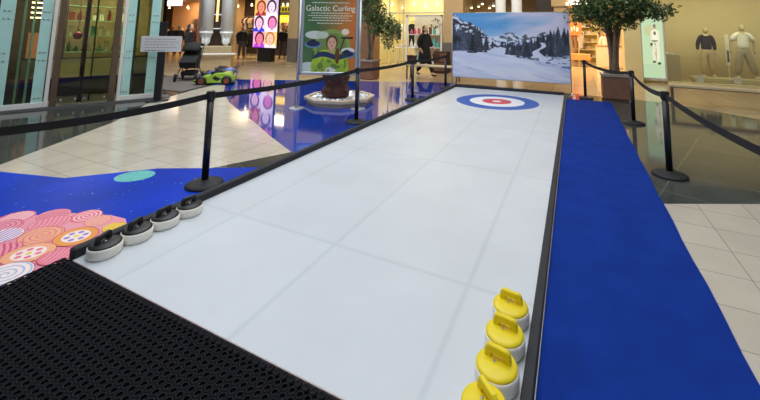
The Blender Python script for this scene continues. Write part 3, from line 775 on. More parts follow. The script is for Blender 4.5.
# ------------------------------------------------------------------ people and mannequins
def skin_mesh(name, nodes, m, parent=None, sub=1, loc=(0, 0, 0), root=None, extra=None):
    """nodes: {key: (pos, radius(s), parent key)}; extra: MB whose geometry joins the same mesh"""
    ks = list(nodes); idx = {k_: i for i, k_ in enumerate(ks)}
    me = bpy.data.meshes.new(name)
    me.from_pydata([nodes[k_][0] for k_ in ks], [(idx[nodes[k_][2]], idx[k_]) for k_ in ks if nodes[k_][2] is not None], [])
    o = bpy.data.objects.new(name, me); C.objects.link(o)
    sk = o.modifiers.new('skin', 'SKIN'); sk.use_smooth_shade = True
    for k_ in ks:
        d = me.skin_vertices[0].data[idx[k_]]; r = nodes[k_][1]
        d.radius = (r, r) if not isinstance(r, tuple) else r
        d.use_root = (k_ == (root or ks[0]))
    ss = o.modifiers.new('sub', 'SUBSURF'); ss.levels = sub; ss.render_levels = sub
    dg = bpy.context.evaluated_depsgraph_get(); dg.update()
    me2 = bpy.data.meshes.new_from_object(o.evaluated_get(dg))
    o.modifiers.clear()
    if extra:
        b_ = bmesh.new(); b_.from_mesh(me2)
        vv = [b_.verts.new(v) for v in extra.v]
        for f_ in extra.f:
            fc = b_.faces.new([vv[i] for i in f_]); fc.smooth = True
        b_.to_mesh(me2); b_.free()
    me2.name = name; o.data = me2
    me2.materials.clear(); me2.materials.append(m); o.location = loc
    if parent: o.parent = parent
    return o
def head_mb(h, sc_=1.0):
    """head shape: skull, jaw, brow, nose, lips, ears around the centre h, face towards -y"""
    a = MB(); n = 20; K = 13; vs = []; fs = []
    for k in range(K):
        t = k/(K-1); z = -.118 + .232*t; q = math.sqrt(max(0.0, 1-((t-.56)/.565)**2))
        for i in range(n):
            an = 2*PI*i/n; cx_, sy_ = math.cos(an), math.sin(an)
            rx = .076*q; ry = .096*q*(1.0 if sy_ > 0 else .92)
            if t < .42: rx *= .70 + .30*t/.42
            yo = -.012*(1-t) if sy_ < 0 else .0
            if sy_ > 0 and t < .35: ry *= .62 + .38*t/.35
            nose = .020*math.exp(-((t-.40)/.07)**2)*max(0, -sy_)**16 + .008*math.exp(-((t-.24)/.03)**2)*max(0, -sy_)**8
            eye = -.008*math.exp(-((t-.53)/.04)**2)*math.exp(-((abs(cx_)-.38)/.14)**2)*(sy_ < 0)
            vs.append((h[0]+cx_*rx*sc_, h[1]+(sy_*ry + yo - nose - eye)*sc_, h[2]+z*sc_))
    for k in range(K-1):
        for i in range(n): fs.append([k*n+i, k*n+(i+1) % n, (k+1)*n+(i+1) % n, (k+1)*n+i])
    fs.append(list(range(n))[::-1]); fs.append([(K-1)*n+i for i in range(n)])
    a.add(vs, fs, 0, True)
    for s_ in (-1, 1): a.lathe([(.004, -.03), (.011, -.012), (.014, .012), (.004, .03)], (h[0]+s_*.074*sc_, h[1]+.008, h[2]), 8)
    return a
def body_nodes(pose=None):
    N_ = {
     'pelvis': ((0, 0, .95), (.115, .08), None), 'waist': ((0, 0, 1.09), (.105, .08), 'pelvis'), 'chest': ((0, 0, 1.30), (.145, .10), 'waist'),
     'nb': ((0, 0.01, 1.46), (.075, .06), 'chest'), 'neck': ((0, 0.0, 1.53), .047, 'nb'), 'head': ((0, -.0, 1.60), (.045, .045), 'neck')}
    for s_, n_ in ((-1, 'l'), (1, 'r')):
        N_['sh'+n_] = ((s_*.175, 0, 1.42), .055, 'nb'); N_['el'+n_] = ((s_*.235, .03, 1.14), .042, 'sh'+n_)
        N_['wr'+n_] = ((s_*.26, -.04, .90), .028, 'el'+n_); N_['ha'+n_] = ((s_*.262, -.06, .83), (.022, .038), 'wr'+n_)
        N_['hip'+n_] = ((s_*.085, 0, .86), .075, 'pelvis'); N_['kn'+n_] = ((s_*.10, -.015, .49), .058, 'hip'+n_)
        N_['an'+n_] = ((s_*.105, .02, .09), .04, 'kn'+n_); N_['to'+n_] = ((s_*.12, -.13, .035), (.04, .03), 'an'+n_)
    if pose:
        for k_, p_ in pose.items(): N_[k_] = (p_, N_[k_][1], N_[k_][2])
    for n_, s_ in (('l', -1), ('r', 1)):
        h = Vector(N_['ha'+n_][0]); d = (h - Vector(N_['wr'+n_][0])).normalized(); sd = Vector((0, 1, 0)) if abs(d.y) < .8 else Vector((1, 0, 0))
        for i, (off, L) in enumerate(((-.027, .055), (-.009, .068), (.009, .072), (.026, .062))):
            b_ = h + sd*(-off) + d*.025; m1 = b_ + d*L*.6 + Vector((-s_*.008, 0, 0)); e_ = b_ + d*L + Vector((-s_*.022, 0, 0))
            N_['f%s%da' % (n_, i)] = (tuple(m1), .0085, 'ha'+n_); N_['f%s%db' % (n_, i)] = (tuple(e_), .007, 'f%s%da' % (n_, i))
        th = h - sd*.045 - d*.01; N_['t'+n_] = (tuple(th), .010, 'wr'+n_); N_['t2'+n_] = (tuple(th + d*.035 - sd*.008), .008, 't'+n_)
    return N_
def sub_nodes(N_, keys, grow, over_=None, rootkey=None):
    out = {}
    for k_ in keys:
        p_, r, par = N_[k_]
        r = tuple(q+grow for q in r) if isinstance(r, tuple) else r+grow
        out[k_] = (p_, r, par if par in keys else None)
    if over_:
        for k_, v_ in over_.items(): out[k_] = v_
    return out
def figure(name, label, cat, loc, rotz, skinm, topm, legm, shoem, pose=None, long_sleeve=True, top_grow=.03, leg_grow=.03, top_len=None, coat=False, hairm=None, group=None, wide=0.0, face=False):
    t = thing(name, label, cat, loc, rotz, group)
    N_ = body_nodes(pose)
    skin_mesh('body', N_, skinm, t, extra=head_mb(tuple(Vector(N_['head'][0]) + Vector((0, -.005, .05)))))
    ks = ['chest', 'waist', 'pelvis'] + [a_+b_ for b_ in 'lr' for a_ in (('sh', 'el', 'wr') if long_sleeve else ('sh', 'el'))]
    T_ = {}
    T_['chest'] = (N_['chest'][0], (.165+top_grow*.6, .12+top_grow*.5), None)
    T_['waist'] = (N_['waist'][0], (.15+top_grow, .11+top_grow), 'chest')
    T_['hem'] = ((N_['pelvis'][0][0], N_['pelvis'][0][1], N_['pelvis'][0][2]-.03), (.165+top_grow, .13+top_grow), 'waist')
    T_['col'] = (tuple(Vector(N_['nb'][0])+Vector((0, 0, .02))), (.075, .07), 'chest')
    if coat:
        T_['c1'] = ((N_['pelvis'][0][0], N_['pelvis'][0][1]+.01, .72), (.22, .22), 'hem'); T_['c2'] = ((N_['pelvis'][0][0]-.0, N_['pelvis'][0][1]+.02, .40), (.25, .29), 'c1')
    for b_ in 'lr':
        T_['sh'+b_] = (N_['sh'+b_][0], .072+top_grow*.4, 'col'); 
        e_ = Vector(N_['el'+b_][0]); s2 = Vector(N_['sh'+b_][0])
        T_['el'+b_] = (tuple(e_ if long_sleeve else s2.lerp(e_, .8)), .062+top_grow*.5 + (0 if long_sleeve else .02), 'sh'+b_)
        if long_sleeve: T_['wr'+b_] = (tuple(e_.lerp(Vector(N_['wr'+b_][0]), .9)), .045+top_grow*.2, 'el'+b_)
    skin_mesh('coat' if coat else 'top', T_, topm, t, root='chest')
    P_ = Vector(N_['pelvis'][0]); L_ = {'pelvis': (tuple(P_), (.155, .115), None), 'belt': (tuple(P_+Vector((0, 0, .10))), (.145, .11), 'pelvis')}
    for b_ in 'lr':
        L_['hip'+b_] = (N_['hip'+b_][0], .112+leg_grow*.4, 'pelvis');  L_['kn'+b_] = (N_['kn'+b_][0], .07+leg_grow+wide*.4, 'hip'+b_)
        a_ = Vector(N_['an'+b_][0]); L_['an'+b_] = (tuple(a_+Vector((0, -.01, .03))), .05+leg_grow+wide*.7, 'kn'+b_)
    skin_mesh('trousers', L_, legm, t)
    for b_ in 'lr':
        a_ = Vector(N_['an'+b_][0]); o_ = Vector(N_['to'+b_][0]); d = (o_-a_); d.z = 0
        S_ = {'h': (tuple(a_ + Vector((0, .03, -.045))), (.048, .04), None), 'm': (tuple(a_ + d*.5 + Vector((0, 0, -.045))), (.048, .036), 'h'), 'e': (tuple(o_ + Vector((0, -.02, .008))), (.042, .03), 'm')}
        skin_mesh('shoe', S_, shoem, t)
    if hairm:
        h = Vector(N_['head'][0]) + Vector((0, -.005, .05))
        a = MB(); a.lathe([(.03, -.05), (.082, -.03), (.092, .02), (.085, .07), (.055, .108), (.01, .124)], tuple(h+Vector((0, .022, .008))), 16, sx=.92, sy=1.05)
        a.lathe([(.05, -.20), (.078, -.12), (.074, -.02), (.03, .02)], tuple(h+Vector((0, .05, .0))), 12); a.build('hair', hairm, t)
        for s_ in (-1, 1):
            a = MB(); a.lathe([(.003, -.007), (.009, 0), (.003, .007)], tuple(h+Vector((s_*.029, -.085, .008))), 8); a.build('eye', black_plastic, t)
    return t
man_skin = mat('mannequin_skin', rgb(196, 176, 128), 0.5)
skin = mat('skin', rgb(206, 160, 132), 0.55)
black_cloth = mat('black_cloth', rgb(19, 18, 21), 0.85, var=0.2)
knit_dark = mat('dark_knit', rgb(58, 38, 34), 0.9, var=0.2, vscale=20)
white_cloth = mat('white_cloth', rgb(236, 230, 210), 0.85, var=0.05)
beige_cloth = mat('beige_cloth', rgb(202, 180, 132), 0.85, var=0.08)
greige_cloth = mat('greige_cloth', rgb(176, 162, 128), 0.85, var=0.08)
white_shoe = mat('white_shoe', rgb(234, 228, 212), 0.6)
hair_d = mat('dark_hair', rgb(46, 34, 30), 0.7, var=0.3, vscale=30)
pose1 = {'ell': (-.25, .04, 1.15), 'wrl': (-.27, -.02, .92), 'hal': (-.275, -.03, .85), 'elr': (.25, .04, 1.15), 'wrr': (.26, .0, .92), 'har': (.262, -.01, .85), 'knl': (-.12, -.01, .49), 'anl': (-.14, .02, .09), 'tol': (-.16, -.13, .035), 'knr': (.12, -.01, .49), 'anr': (.14, .02, .09), 'tor': (.17, -.13, .035)}
m1 = figure('mannequin', 'mannequin in black sweater and beige trousers in the shop window', 'mannequin', (4.36, 16.5, 0.15), 0.1, man_skin, knit_dark, beige_cloth, white_shoe, pose1, True, .022, .03, wide=.03)
pose2 = {'ell': (-.31, .04, 1.18), 'wrl': (-.33, .0, .95), 'hal': (-.335, -.01, .88), 'elr': (.31, .04, 1.17), 'wrr': (.30, .03, .94), 'har': (.302, .02, .87), 'knl': (-.14, -.01, .5), 'anl': (-.18, .02, .09), 'tol': (-.2, -.13, .035), 'knr': (.17, -.03, .5), 'anr': (.27, .0, .09), 'tor': (.31, -.15, .035)}
m2 = figure('mannequin', 'mannequin in white T-shirt and greige trousers at the right edge', 'mannequin', (5.38, 16.5, 0.15), 0.05, man_skin, white_cloth, greige_cloth, white_shoe, pose2, False, .038, .03, wide=.035)
m2.scale = (1.06, 1.06, 1.06)
walk = {'ell': (-.23, .10, 1.16), 'wrl': (-.22, .02, .95), 'hal': (-.215, -.01, .89), 'elr': (.23, -.04, 1.15), 'wrr': (.2, -.2, 1.0), 'har': (.19, -.26, .97),
        'knl': (-.09, .02, .5), 'anl': (-.10, .28, .14), 'tol': (-.10, .17, .045), 'knr': (.09, -.12, .5), 'anr': (.10, -.27, .09), 'tor': (.10, -.42, .05)}
p1 = figure('person', 'person in long black coat and black boots walking past the yellow shop', 'person', (-4.98, 12.6, 0.0), 1.25, skin, black_cloth, black_cloth, black_plastic, walk, True, .05, .02, coat=True, hairm=hair_d)
p1.scale = (1.04, 1.04, 1.04)
a = MB(); a.box(-.15, .15, -.06, .06, 0, .3, 0, None, .02); a.tube([(-.1, 0, .3), (-.06, 0, .42), (.06, 0, .42), (.1, 0, .3)], .012, 6)
o = a.build('handbag', mat('bag_brown', rgb(70, 44, 38), .5), None, (-4.52, 12.55, .55), 1.25); tag(o, 'dark brown bag hanging at the side of the walking person', 'bag')
p2 = figure('person', 'person in dark clothes standing behind the white info sign', 'person', (-14.6, 9.0, 0.0), 2.4, skin, black_cloth, black_cloth, black_plastic, None, True, .04, .02, hairm=hair_d)
p3 = figure('person', 'person in dark jacket standing by the stroller, left of the pillar', 'person', (-12.9, 9.0, 0.0), 2.2, skin, black_cloth, mat('navy_cloth', rgb(40, 44, 60), .8), black_plastic, None, True, .05, .02, hairm=hair_d)

# plinths under the mannequins, podium, price plate
for (x, y, wd, lb_) in ((4.36, 16.45, .95, 'pale plinth under the mannequin in black sweater'), (5.42, 16.45, 1.1, 'pale plinth under the mannequin in white T-shirt')):
    a = MB(); a.box(-wd/2, wd/2, -.33, .33, 0, .15, 0, None, .01); o = a.build('plinth', mat('plinth_paint', rgb(206, 194, 150), .6), None, (x, y, 0.0)); tag(o, lb_, 'plinth')
a = MB(); a.box(-.26, .26, -.26, .26, 0, .92, 0, None, .008); o = a.build('podium', mat('podium_paint', rgb(178, 168, 132), .6), None, (3.22, 16.4, 0)); tag(o, 'plain square podium in the shop window beside the lit poster', 'podium')
sh = thing('shoes', 'pair of pale shoes on top of the square podium', 'shoes', (3.22, 16.4, .921), .4)
for dx in (-.08, .08):
    T_ = {'h': ((dx, .08, .04), (.035, .04), None), 'm': ((dx, 0, .035), (.036, .033), 'h'), 'e': ((dx, -.11, .028), (.034, .025), 'm')}
    skin_mesh('shoe', T_, white_shoe, sh)
a = MB(); a.box(-.055, .055, -.01, .01, 0, 1.05); a.box(-.03, .03, -.02, -.012, .1, .5, 1); a.box(-.09, .09, -.06, .06, -.62, -.6); a.box(-.01, .01, -.01, .01, -.6, 0)
o = a.build('price_stand', [mat('pale_acrylic', rgb(244, 238, 206), .3), grey_wall], None, (4.86, 16.2, .62)); tag(o, 'narrow white upright sign between the two mannequins', 'sign')
for x, lb_ in ((4.0, 'small white card at the foot of the mannequin in black sweater'), (5.02, 'small white card at the foot of the mannequin in white T-shirt')):
    a = MB(); a.box(-.1, .1, -.006, .006, 0, .24); a.box(-.1, .1, 0, .1, 0, .01); o = a.build('info_card', white_m, None, (x, 16.05, .0012)); tag(o, lb_, 'sign', 'info cards in the shop window')
# shop window glass
a = MB(); a.box(2.86, 13.7, 15.2, 15.22, 0.06, 3.2); o = struct('window_1', a, clear_glass)
a = MB(); a.box(2.1, 13.7, 15.12, 15.3, 0.0, 0.06); struct('trim_1', a, cream_wall)
# lightbox
def lightbox_art(u, v):
    img = (196+0*u, 222+0*u, 178+0*u)
    img = over(img, ((v < .2)).astype(float), (188, 214, 172))
    img = over(img, ell(u, v, .33, .70, .2, .08)*.5, (214, 190, 130))
    for cx, cy, rx, ry, c in ((.62, .76, .06, .035, (96, 70, 52)), (.62, .74, .045, .028, (196, 150, 120)), (.62, .62, .17, .10, (250, 246, 220)), (.47, .60, .05, .11, (240, 236, 206)), (.79, .60, .05, .11, (240, 236, 206)), (.62, .66, .06, .03, (120, 112, 84)), (.60, .545, .16, .012, (110, 102, 80)),
                              (.50, .49, .12, .028, (64, 58, 46)), (.54, .38, .085, .14, (236, 230, 198)), (.72, .38, .09, .16, (240, 234, 204)), (.63, .36, .015, .12, (150, 146, 112)), (.53, .235, .07, .018, (52, 48, 46)), (.76, .215, .075, .018, (52, 48, 46))):
        img = over(img, ell(u, v, cx, cy, rx, ry), c)
    return img
lx = thing('lightbox_poster', 'tall lit poster of a model in pale clothes beside the shop window', 'lit poster', (2.17, 15.0, 0.12))
a = MB(); a.box(-.05, .69, 0.0, .1, -.04, 2.5, 0, None, .01); a.build('frame', mat('lightbox_frame', rgb(222, 214, 216), .4), lx)
picture('poster', .62, 2.3, 40, 130, lightbox_art, lx, 1.0, .3, 0, (.01, -.004, .04), 0)

# ------------------------------------------------------------------ corridor shop with the orange sign
os_ = thing('orange_sign', 'small orange square shop sign glowing right of the banner', 'sign', (-0.22, 21.0, 1.55))
a = MB(); a.box(0, .62, 0, .05, 0, .62); a.build('panel', mat('orange_glow', rgb(238, 96, 40), .5, emit=.9), os_)
a = MB(); a.box(.13, .2, -.01, 0, .2, .42); a.box(.26, .33, -.01, 0, .26, .46); a.box(.39, .48, -.01, 0, .2, .4); a.build('mark', white_m, os_)
sf = thing('wall_shelf', 'tall pale shelf unit with folded goods in the far shop', 'shelf', (0.25, 23.3, 0))
a = MB(); a.box(0, .06, 0, .5, 0, 2.6); a.box(1.0, 1.06, 0, .5, 0, 2.6); a.box(0.06, 1.0, .46, .5, 0, 2.6); a.build('frame', cream_wall, sf)
for i in range(6):
    a = MB(); a.box(.06, 1.0, 0, .46, .3+i*.42, .33+i*.42); a.build('board', cream_wall, sf)
cols = [rgb(150, 110, 84), rgb(210, 200, 186), rgb(96, 84, 80), rgb(190, 150, 110)]
cm = [mat('fold_%d' % i, c, .8) for i, c in enumerate(cols)]
for i in range(6):
    for j in range(3):
        a = MB(); a.box(0, .24, 0, .3, 0, .09, 0, None, .02); a.box(.01, .23, 0.01, .29, .092, .16, 0, None, .02)
        o = a.build('folded_clothes', cm[(i+j) % 4], None, (.10+j*.3, 23.36, .331+i*.42)); tag(o, 'folded clothes, %s shelf from the floor, %s pile, far shop' % (ORD[i], ('left', 'middle', 'right')[j]), 'clothes', 'folded clothes on the far shelf')
ct = thing('shop_counter', 'white block sales counter behind the ficus trunk', 'counter', (0.98, 19.6, 0))
a = MB(); a.box(0, 1.15, 0, .7, 0.08, 1.05, 0, None, .01); a.box(.04, 1.1, .04, .66, 0, .08); a.build('body', mat('counter_white', rgb(222, 206, 184), .5), ct)
a = MB(); a.box(-.03, 1.18, -.03, .73, 1.05, 1.1); a.build('counter_top', mat('counter_top', rgb(170, 140, 110), .4), ct)
a = MB()
for x in (.06, 1.14):
    for y in (.06, .54): a.box(x-.03, x+.03, y-.03, y+.03, 0, .32)
a.box(0, 1.2, 0, .6, .32, .62, 0, None, .01)
o = a.build('display_table', wood_m, None, (-.45, 20.2, 0)); tag(o, 'low wooden display table under the hanging clothes in the far shop', 'table')
p4 = figure('person', 'shop assistant in a pale top behind the white sales counter', 'person', (1.45, 20.75, 0), 0.2, skin, mat('pale_top', rgb(225, 205, 180), .8), black_cloth, black_plastic, None, True, .03, .01, hairm=mat('auburn_hair', rgb(120, 60, 36), .7))
a = MB(); a.tube([(0, 0, 0), (0, 0, 1.72), (.9, 0, 1.72), (.9, 0, 0)], .018, 8); rack = a.build('clothes_rail', steel, None, (-.4, 21.3, 0)); tag(rack, 'steel clothes rail at the left of the far shop', 'clothes rail')
def garment(loc, m, rz, label, grp, L=.75, W=.42, name='hanging_garment'):
    a = MB(); h = W/2
    a.plate([(-.06, 0), (-h, -.07), (-h-.03, -.35), (-h+.05, -.36), (-h+.07, -L), (h-.07, -L), (h-.05, -.36), (h+.03, -.35), (h, -.07), (.06, 0)], -.035, .035)
    a.tube([(0, 0, 0), (0, 0, .07), (.03, 0, .09), (.02, 0, .12)], .005, 5)
    o = a.build(name, m, None, loc, rz); tag(o, label, 'clothes', grp); return o
gm = [mat('cloth_%d' % i, c, .85, var=.15) for i, c in enumerate((rgb(40, 36, 38), rgb(92, 70, 58), rgb(150, 120, 96), rgb(66, 60, 70), rgb(186, 160, 130), rgb(110, 44, 40), rgb(60, 66, 60), rgb(206, 190, 170)))]
for i in range(4): garment((-.25+i*.2, 21.3, 1.61), gm[(0, 4, 2, 7)[i]], PI/2-.6, ORD[i] + ' garment from left on the rail in the far shop', 'garments on the far shop rail')
# red vacuum-like item beside counter
a = MB(); a.box(0, .1, 0, .1, 0, .55, 0, None, .02); a.box(-.03, .13, -.03, .13, 0, .06)
o = a.build('fire_extinguisher', mat('red_paint', rgb(200, 40, 30), .4), None, (1.85, 17.6, .0013)); tag(o, 'slim red upright object behind the ficus trunk', 'fire extinguisher')

# sign letters over the corridor
ls = thing('shop_sign', 'row of glowing white letters on the tan fascia above the ficus', 'sign', (-0.18, 14.5, 2.70))
a = MB(); rr = random.Random(4); x = 0
while x < .72:
    l = rr.uniform(.03, .08); a.box(x, x+l, -.01, 0.03, -.03, .035); x += l+.02
a.build('lower_line', lamp_white, ls)
a = MB(); a.box(.1, .2, -.01, .03, .08, .17); a.box(.23, .28, -.01, .03, .08, .17); a.box(.31, .42, -.01, .03, .08, .15); a.build('upper_line', lamp_white, ls)
# lights and columns above the banner
for i, x in enumerate((-2.50, -1.90)):
    a = MB(); a.lathe([(.21, 0), (.21, .15), (.19, .17), (.19, 3.3)], (0, 0, 0), 28); o = a.build('round_column', mat('column_white', rgb(198, 204, 210), .5), None, (x, 14.2, 0))
    tag(o, ['left', 'right'][i] + ' one of two white round columns behind the banner', 'column')
def lamp(loc, label, grp, r=.06, m=lamp_warm):
    t = thing('spotlight', label, 'spotlight', loc, 0, grp)
    a = MB(); a.lathe([(r*.6, .02), (r, 0.03), (r, .12), (r*.5, .16)], n=14); a.build('housing', white_m, t)
    a = MB(); a.lathe([(r*.2, -.004), (r*.9, .0), (r*.9, .029)], n=14); a.build('bulb', m, t)
for i in range(6): lamp((-4.0+i*.24, 15.6 + (i % 2)*.35, 2.66 + (i % 3)*.08), ORD[i] + ' from left of the round spotlights glowing above the banner', 'spotlights above the banner', .055)
a = MB(); a.box(-1.25, -.66, 14.55, 14.62, 0, 3.3); struct('door_1', a, dark_wall)

# ------------------------------------------------------------------ centre yellow shop
wf = thing('shop_window_display', 'white framed inner shop window full of colourful goods behind the walking person', 'display window', (-6.75, 14.75, 0))
fr = MB(); fr.box(0, .08, 0, .1, .3, 2.35); fr.box(1.62, 1.7, 0, .1, .3, 2.35); fr.box(0, 1.7, 0, .1, 2.27, 2.35); fr.box(0, 1.7, 0, .1, .25, .33); fr.build('frame', white_m, wf)
fr = MB(); fr.box(.08, 1.62, .8, .84, .3, 2.3); fr.build('back_panel', mat('pale_panel', rgb(230, 222, 196), .6), wf)
for z in (.33, .95, 1.5):
    fr = MB(); fr.box(.08, 1.62, .1, .78, z-.03, z); fr.build('shelf', white_m, wf)
goods = [rgb(230, 100, 70), rgb(90, 180, 170), rgb(240, 180, 170), rgb(120, 70, 50), rgb(235, 220, 120), rgb(240, 240, 235), rgb(190, 80, 110), rgb(70, 130, 140)]
gmm = [mat('goods_%d' % i, c, .5) for i, c in enumerate(goods)]
rr = random.Random(21)
gn = ['orange', 'teal', 'pale pink', 'brown', 'pale yellow', 'white', 'raspberry', 'dark teal']
for z in (.33, .95, 1.5):
    for i in range(8):
        x = -6.75 + .17 + i*.18; k = rr.randrange(8); h = rr.uniform(.18, .42)
        a = MB()
        if rr.random() < .5: a.box(-.06, .06, -.05, .05, 0, h, 0, None, .012); a.box(-.05, .05, -.052, -.0501, h*.3, h*.6)
        else: a.lathe([(.045, 0), (.06, .03), (.055, h*.6), (.022, h*.75), (.02, h), (.015, h+.01)], n=12)
        o = a.build('bottle' if len(a.f) > 30 else 'gift_box', gmm[k], None, (x, 15.0, z+.001)); tag(o, '%s %s, %s from left on the %s shelf of the white framed window' % (gn[k], o.name.split('.')[0].replace('_', ' '), ORD[i], {.33: 'bottom', .95: 'middle', 1.5: 'top'}[z]), 'merchandise', 'goods in the white framed window')
# hanging floral wreath
a = MB(); rr = random.Random(8)
for i in range(70):
    an = rr.uniform(0, 2*PI); q = rr.gauss(.17, .04); p0 = Vector((q*math.cos(an), rr.uniform(-.05, .05), q*math.sin(an)))
    a.lathe([(.005, -.03), (.035, 0), (.005, .03)], tuple(p0), 6, rr.randrange(2))
a.tube([(0, 0, .2), (0, .1, 1.35)], .004, 5, 1)
o = a.build('flower_wreath', [leaf_a, white_cloth], None, (-5.25, 14.45, 1.95)); tag(o, 'round dark and white flower wreath above the right of the walking person', 'wreath')
bx = MB(); bx.box(0, .55, 0, .45, 0, .85, 0, None, .02); bx.box(.04, .51, -.02, 0, .1, .4, 1); bx.box(.04, .51, -.02, 0, .45, .78, 1)
o = bx.build('chest_of_drawers', [brown_dark, pot_wood], None, (-5.05, 13.7, 0)); tag(o, 'dark brown cabinet just right of the walking person', 'cabinet')
for i, (x, z) in enumerate(((-8.2, 2.9), (-7.6, 2.75), (-7.0, 2.9), (-6.4, 2.8), (-5.8, 2.9), (-5.2, 2.8))): lamp((x, 16.2, z), ORD[i] + ' from left of the round spotlights under the yellow shop ceiling', 'spotlights in the yellow shop', .06)
fr = MB(); 
for x in (-7.55, -6.85): fr.box(x, x+.05, 14.62, 14.68, 0, 3.3)
fr.box(-8.35, -4.95, 14.62, 14.68, 2.4, 2.46); struct('trim_2', fr, mat('pale_mullion', rgb(216, 206, 170), .4))
tb = thing('display_table', 'white table with folded clothes inside the yellow shop', 'table', (-8.1, 16.3, 0))
a = MB(); a.box(0, 1.1, 0, .6, .8, .85, 0, None, .01); a.build('tabletop', white_m, tb)
for x in (.05, 1.0):
    for y in (.05, .5): a = MB(); a.box(x, x+.05, y, y+.05, 0, .8); a.build('leg', white_m, tb)
for i in range(3):
    a = MB(); a.box(0, .26, 0, .34, 0, .14, 0, None, .03); o = a.build('folded_clothes', (gm[7], gm[4], black_cloth)[i], None, (-8.02+i*.36, 16.42, .851)); tag(o, ['cream', 'tan', 'black'][i] + ' folded clothes on the white table in the yellow shop', 'clothes')
garment((-7.35, 16.8, 2.0), black_cloth, 0.0, 'long black coat hanging inside the yellow shop', None, 1.2)
a = MB(); a.tube([(-8.7, 16.9, 2.115), (-4.5, 16.9, 2.115)], .015, 8); o = a.build('clothes_rail', steel); tag(o, 'long steel clothes rail across the yellow shop', 'clothes rail')
for i in range(9): garment((-8.5+i*.2 if i < 4 else -6.7+(i-4)*.22, 16.9, 2.0), (gm[4], gm[7], gm[6], white_cloth)[i % 4], PI/2, ORD[i] + ' garment from left along the rail of the yellow shop', 'garments in the yellow shop', .8)

# ------------------------------------------------------------------ fashion shop (dark) with LED screen
def led_art(u, v):
    cellx = np.floor(u*2).astype(int).clip(0, 1); celly = np.floor((1-v)*4).astype(int).clip(0, 3)
    uu = (u*2) % 1.0; vv = (v*4) % 1.0
    bgc = [[(236, 170, 226), (228, 150, 180)], [(250, 190, 90), (214, 190, 224)], [(250, 214, 236), (252, 226, 240)], [(250, 160, 210), (255, 206, 120)]]
    hair = [[(130, 130, 170), (170, 30, 60)], [(120, 50, 20), (30, 14, 30)], [(40, 10, 20), (120, 40, 70)], [(50, 6, 26), (190, 120, 70)]]
    face = [[(236, 200, 236), (240, 140, 150)], [(240, 140, 120), (246, 214, 232)], [(246, 190, 214), (240, 130, 190)], [(240, 120, 150), (246, 190, 160)]]
    top = [[(200, 150, 230), (70, 20, 40)], [(160, 40, 50), (250, 236, 250)], [(30, 60, 230), (252, 240, 250)], [(176, 60, 220), (252, 232, 240)]]
    img = (0*u, 0*u, 0*u)
    for cy in range(4):
        for cx in range(2):
            m = ((cellx == cx) & (celly == cy)).astype(float)
            dx = (.06 if (cx+cy) % 2 else -.05)
            img = over(img, m, bgc[cy][cx])
            img = over(img, m*ell(uu, vv, .5+dx, .0, .5, .30), top[cy][cx])
            img = over(img, m*ell(uu, vv, .5+dx, .58, .40, .42), hair[cy][cx])
            img = over(img, m*ell(uu, vv, .5+dx, .24, .13, .16), face[cy][cx])
            img = over(img, m*ell(uu, vv, .5+dx, .53, .28, .34), face[cy][cx])
            for s_ in (-1, 1): img = over(img, m*ell(uu, vv, .5+dx+s_*.08, .59, .04, .022), (60, 20, 40))
            img = over(img, m*ell(uu, vv, .5+dx, .38, .075, .025), (190, 30, 70))
    return img
ld = thing('led_screen', 'tall LED screen with eight bright portraits at the fashion shop', 'screen', (-15.12, 14.0, .70))
a = MB(); a.box(-.03, 1.63, .0, .12, -.03, 3.3); a.build('casing', black_paint, ld)
picture('display', 1.6, 3.24, 120, 240, led_art, ld, 1.25, .3, 0, (0, -.005, 0), 0)
a = MB(); a.box(.35, 1.25, .0, .3, -.70, -.03); a.build('stand', black_paint, ld)
# shop goods
yl = mat('yellow_glow', rgb(250, 206, 20), .5, emit=1.6); yg = mat('olive_glow', rgb(170, 160, 30), .5, emit=.7)
for i, (x, z, wd, h, m_, lb_) in enumerate(((-15.15, 2.02, 1.0, .40, yl, 'bright yellow lit shop sign right of the LED screen'), (-15.1, 2.58, .95, .36, yg, 'olive yellow lit panel above the yellow shop sign'))):
    t = thing('shop_sign', lb_, 'sign', (x, 15.6, z)); a = MB(); a.box(0, wd, 0, .06, 0, h); a.build('panel', m_, t)
    a = MB()
    for q in range(4): a.box(.1+q*.22, .22+q*.22, -.02, 0, .08, h-.1)
    a.build('figures', gm[1] if i else mat('pale_yellow', rgb(255, 236, 120), .5, emit=1.2), t)
rr = random.Random(31)
def rack_row(x0, x1, y, z, n, grp, label, pal, L=.8):
    a = MB(); a.tube([(x0, y, 0), (x0, y, z+.11), (x1, y, z+.11), (x1, y, 0)], .02, 8); o = a.build('clothes_rail', steel); tag(o, 'clothes rail holding the ' + grp, 'clothes rail')
    for i in range(n):
        garment((x0+.12+(x1-x0-.24)*i/(n-1), y, z), pal[rr.randrange(len(pal))], PI/2-.45+rr.uniform(-.15, .15), ORD[i] + ' from left, ' + label, grp, L*rr.uniform(.8, 1.1))
rack_row(-17.0, -15.75, 15.25, 1.45, 10, 'dark clothes left of the LED screen', 'dark garment on the rail left of the LED screen', [gm[0], gm[1], gm[3], gm[6]])
rack_row(-15.9, -14.75, 16.3, 1.35, 9, 'dark clothes right of the LED screen', 'dark garment on the rail right of the LED screen', [gm[0], gm[3], gm[6], gm[2]])
rack_row(-16.9, -13.6, 17.4, 2.2, 16, 'clothes high on the back wall of the fashion shop', 'garment high on the back wall of the fashion shop', [gm[1], gm[2], gm[4], gm[5], gm[7]], .7)
for i in range(8): lamp((-18.6+i*.6, 15.9 + (i % 3)*.5, 2.95 + (i % 2)*.1), ORD[i] + ' from left of the round spotlights in the fashion shop', 'spotlights in the fashion shop', .06)
mk = mat('mannequin_dark', rgb(120, 92, 74), .5)
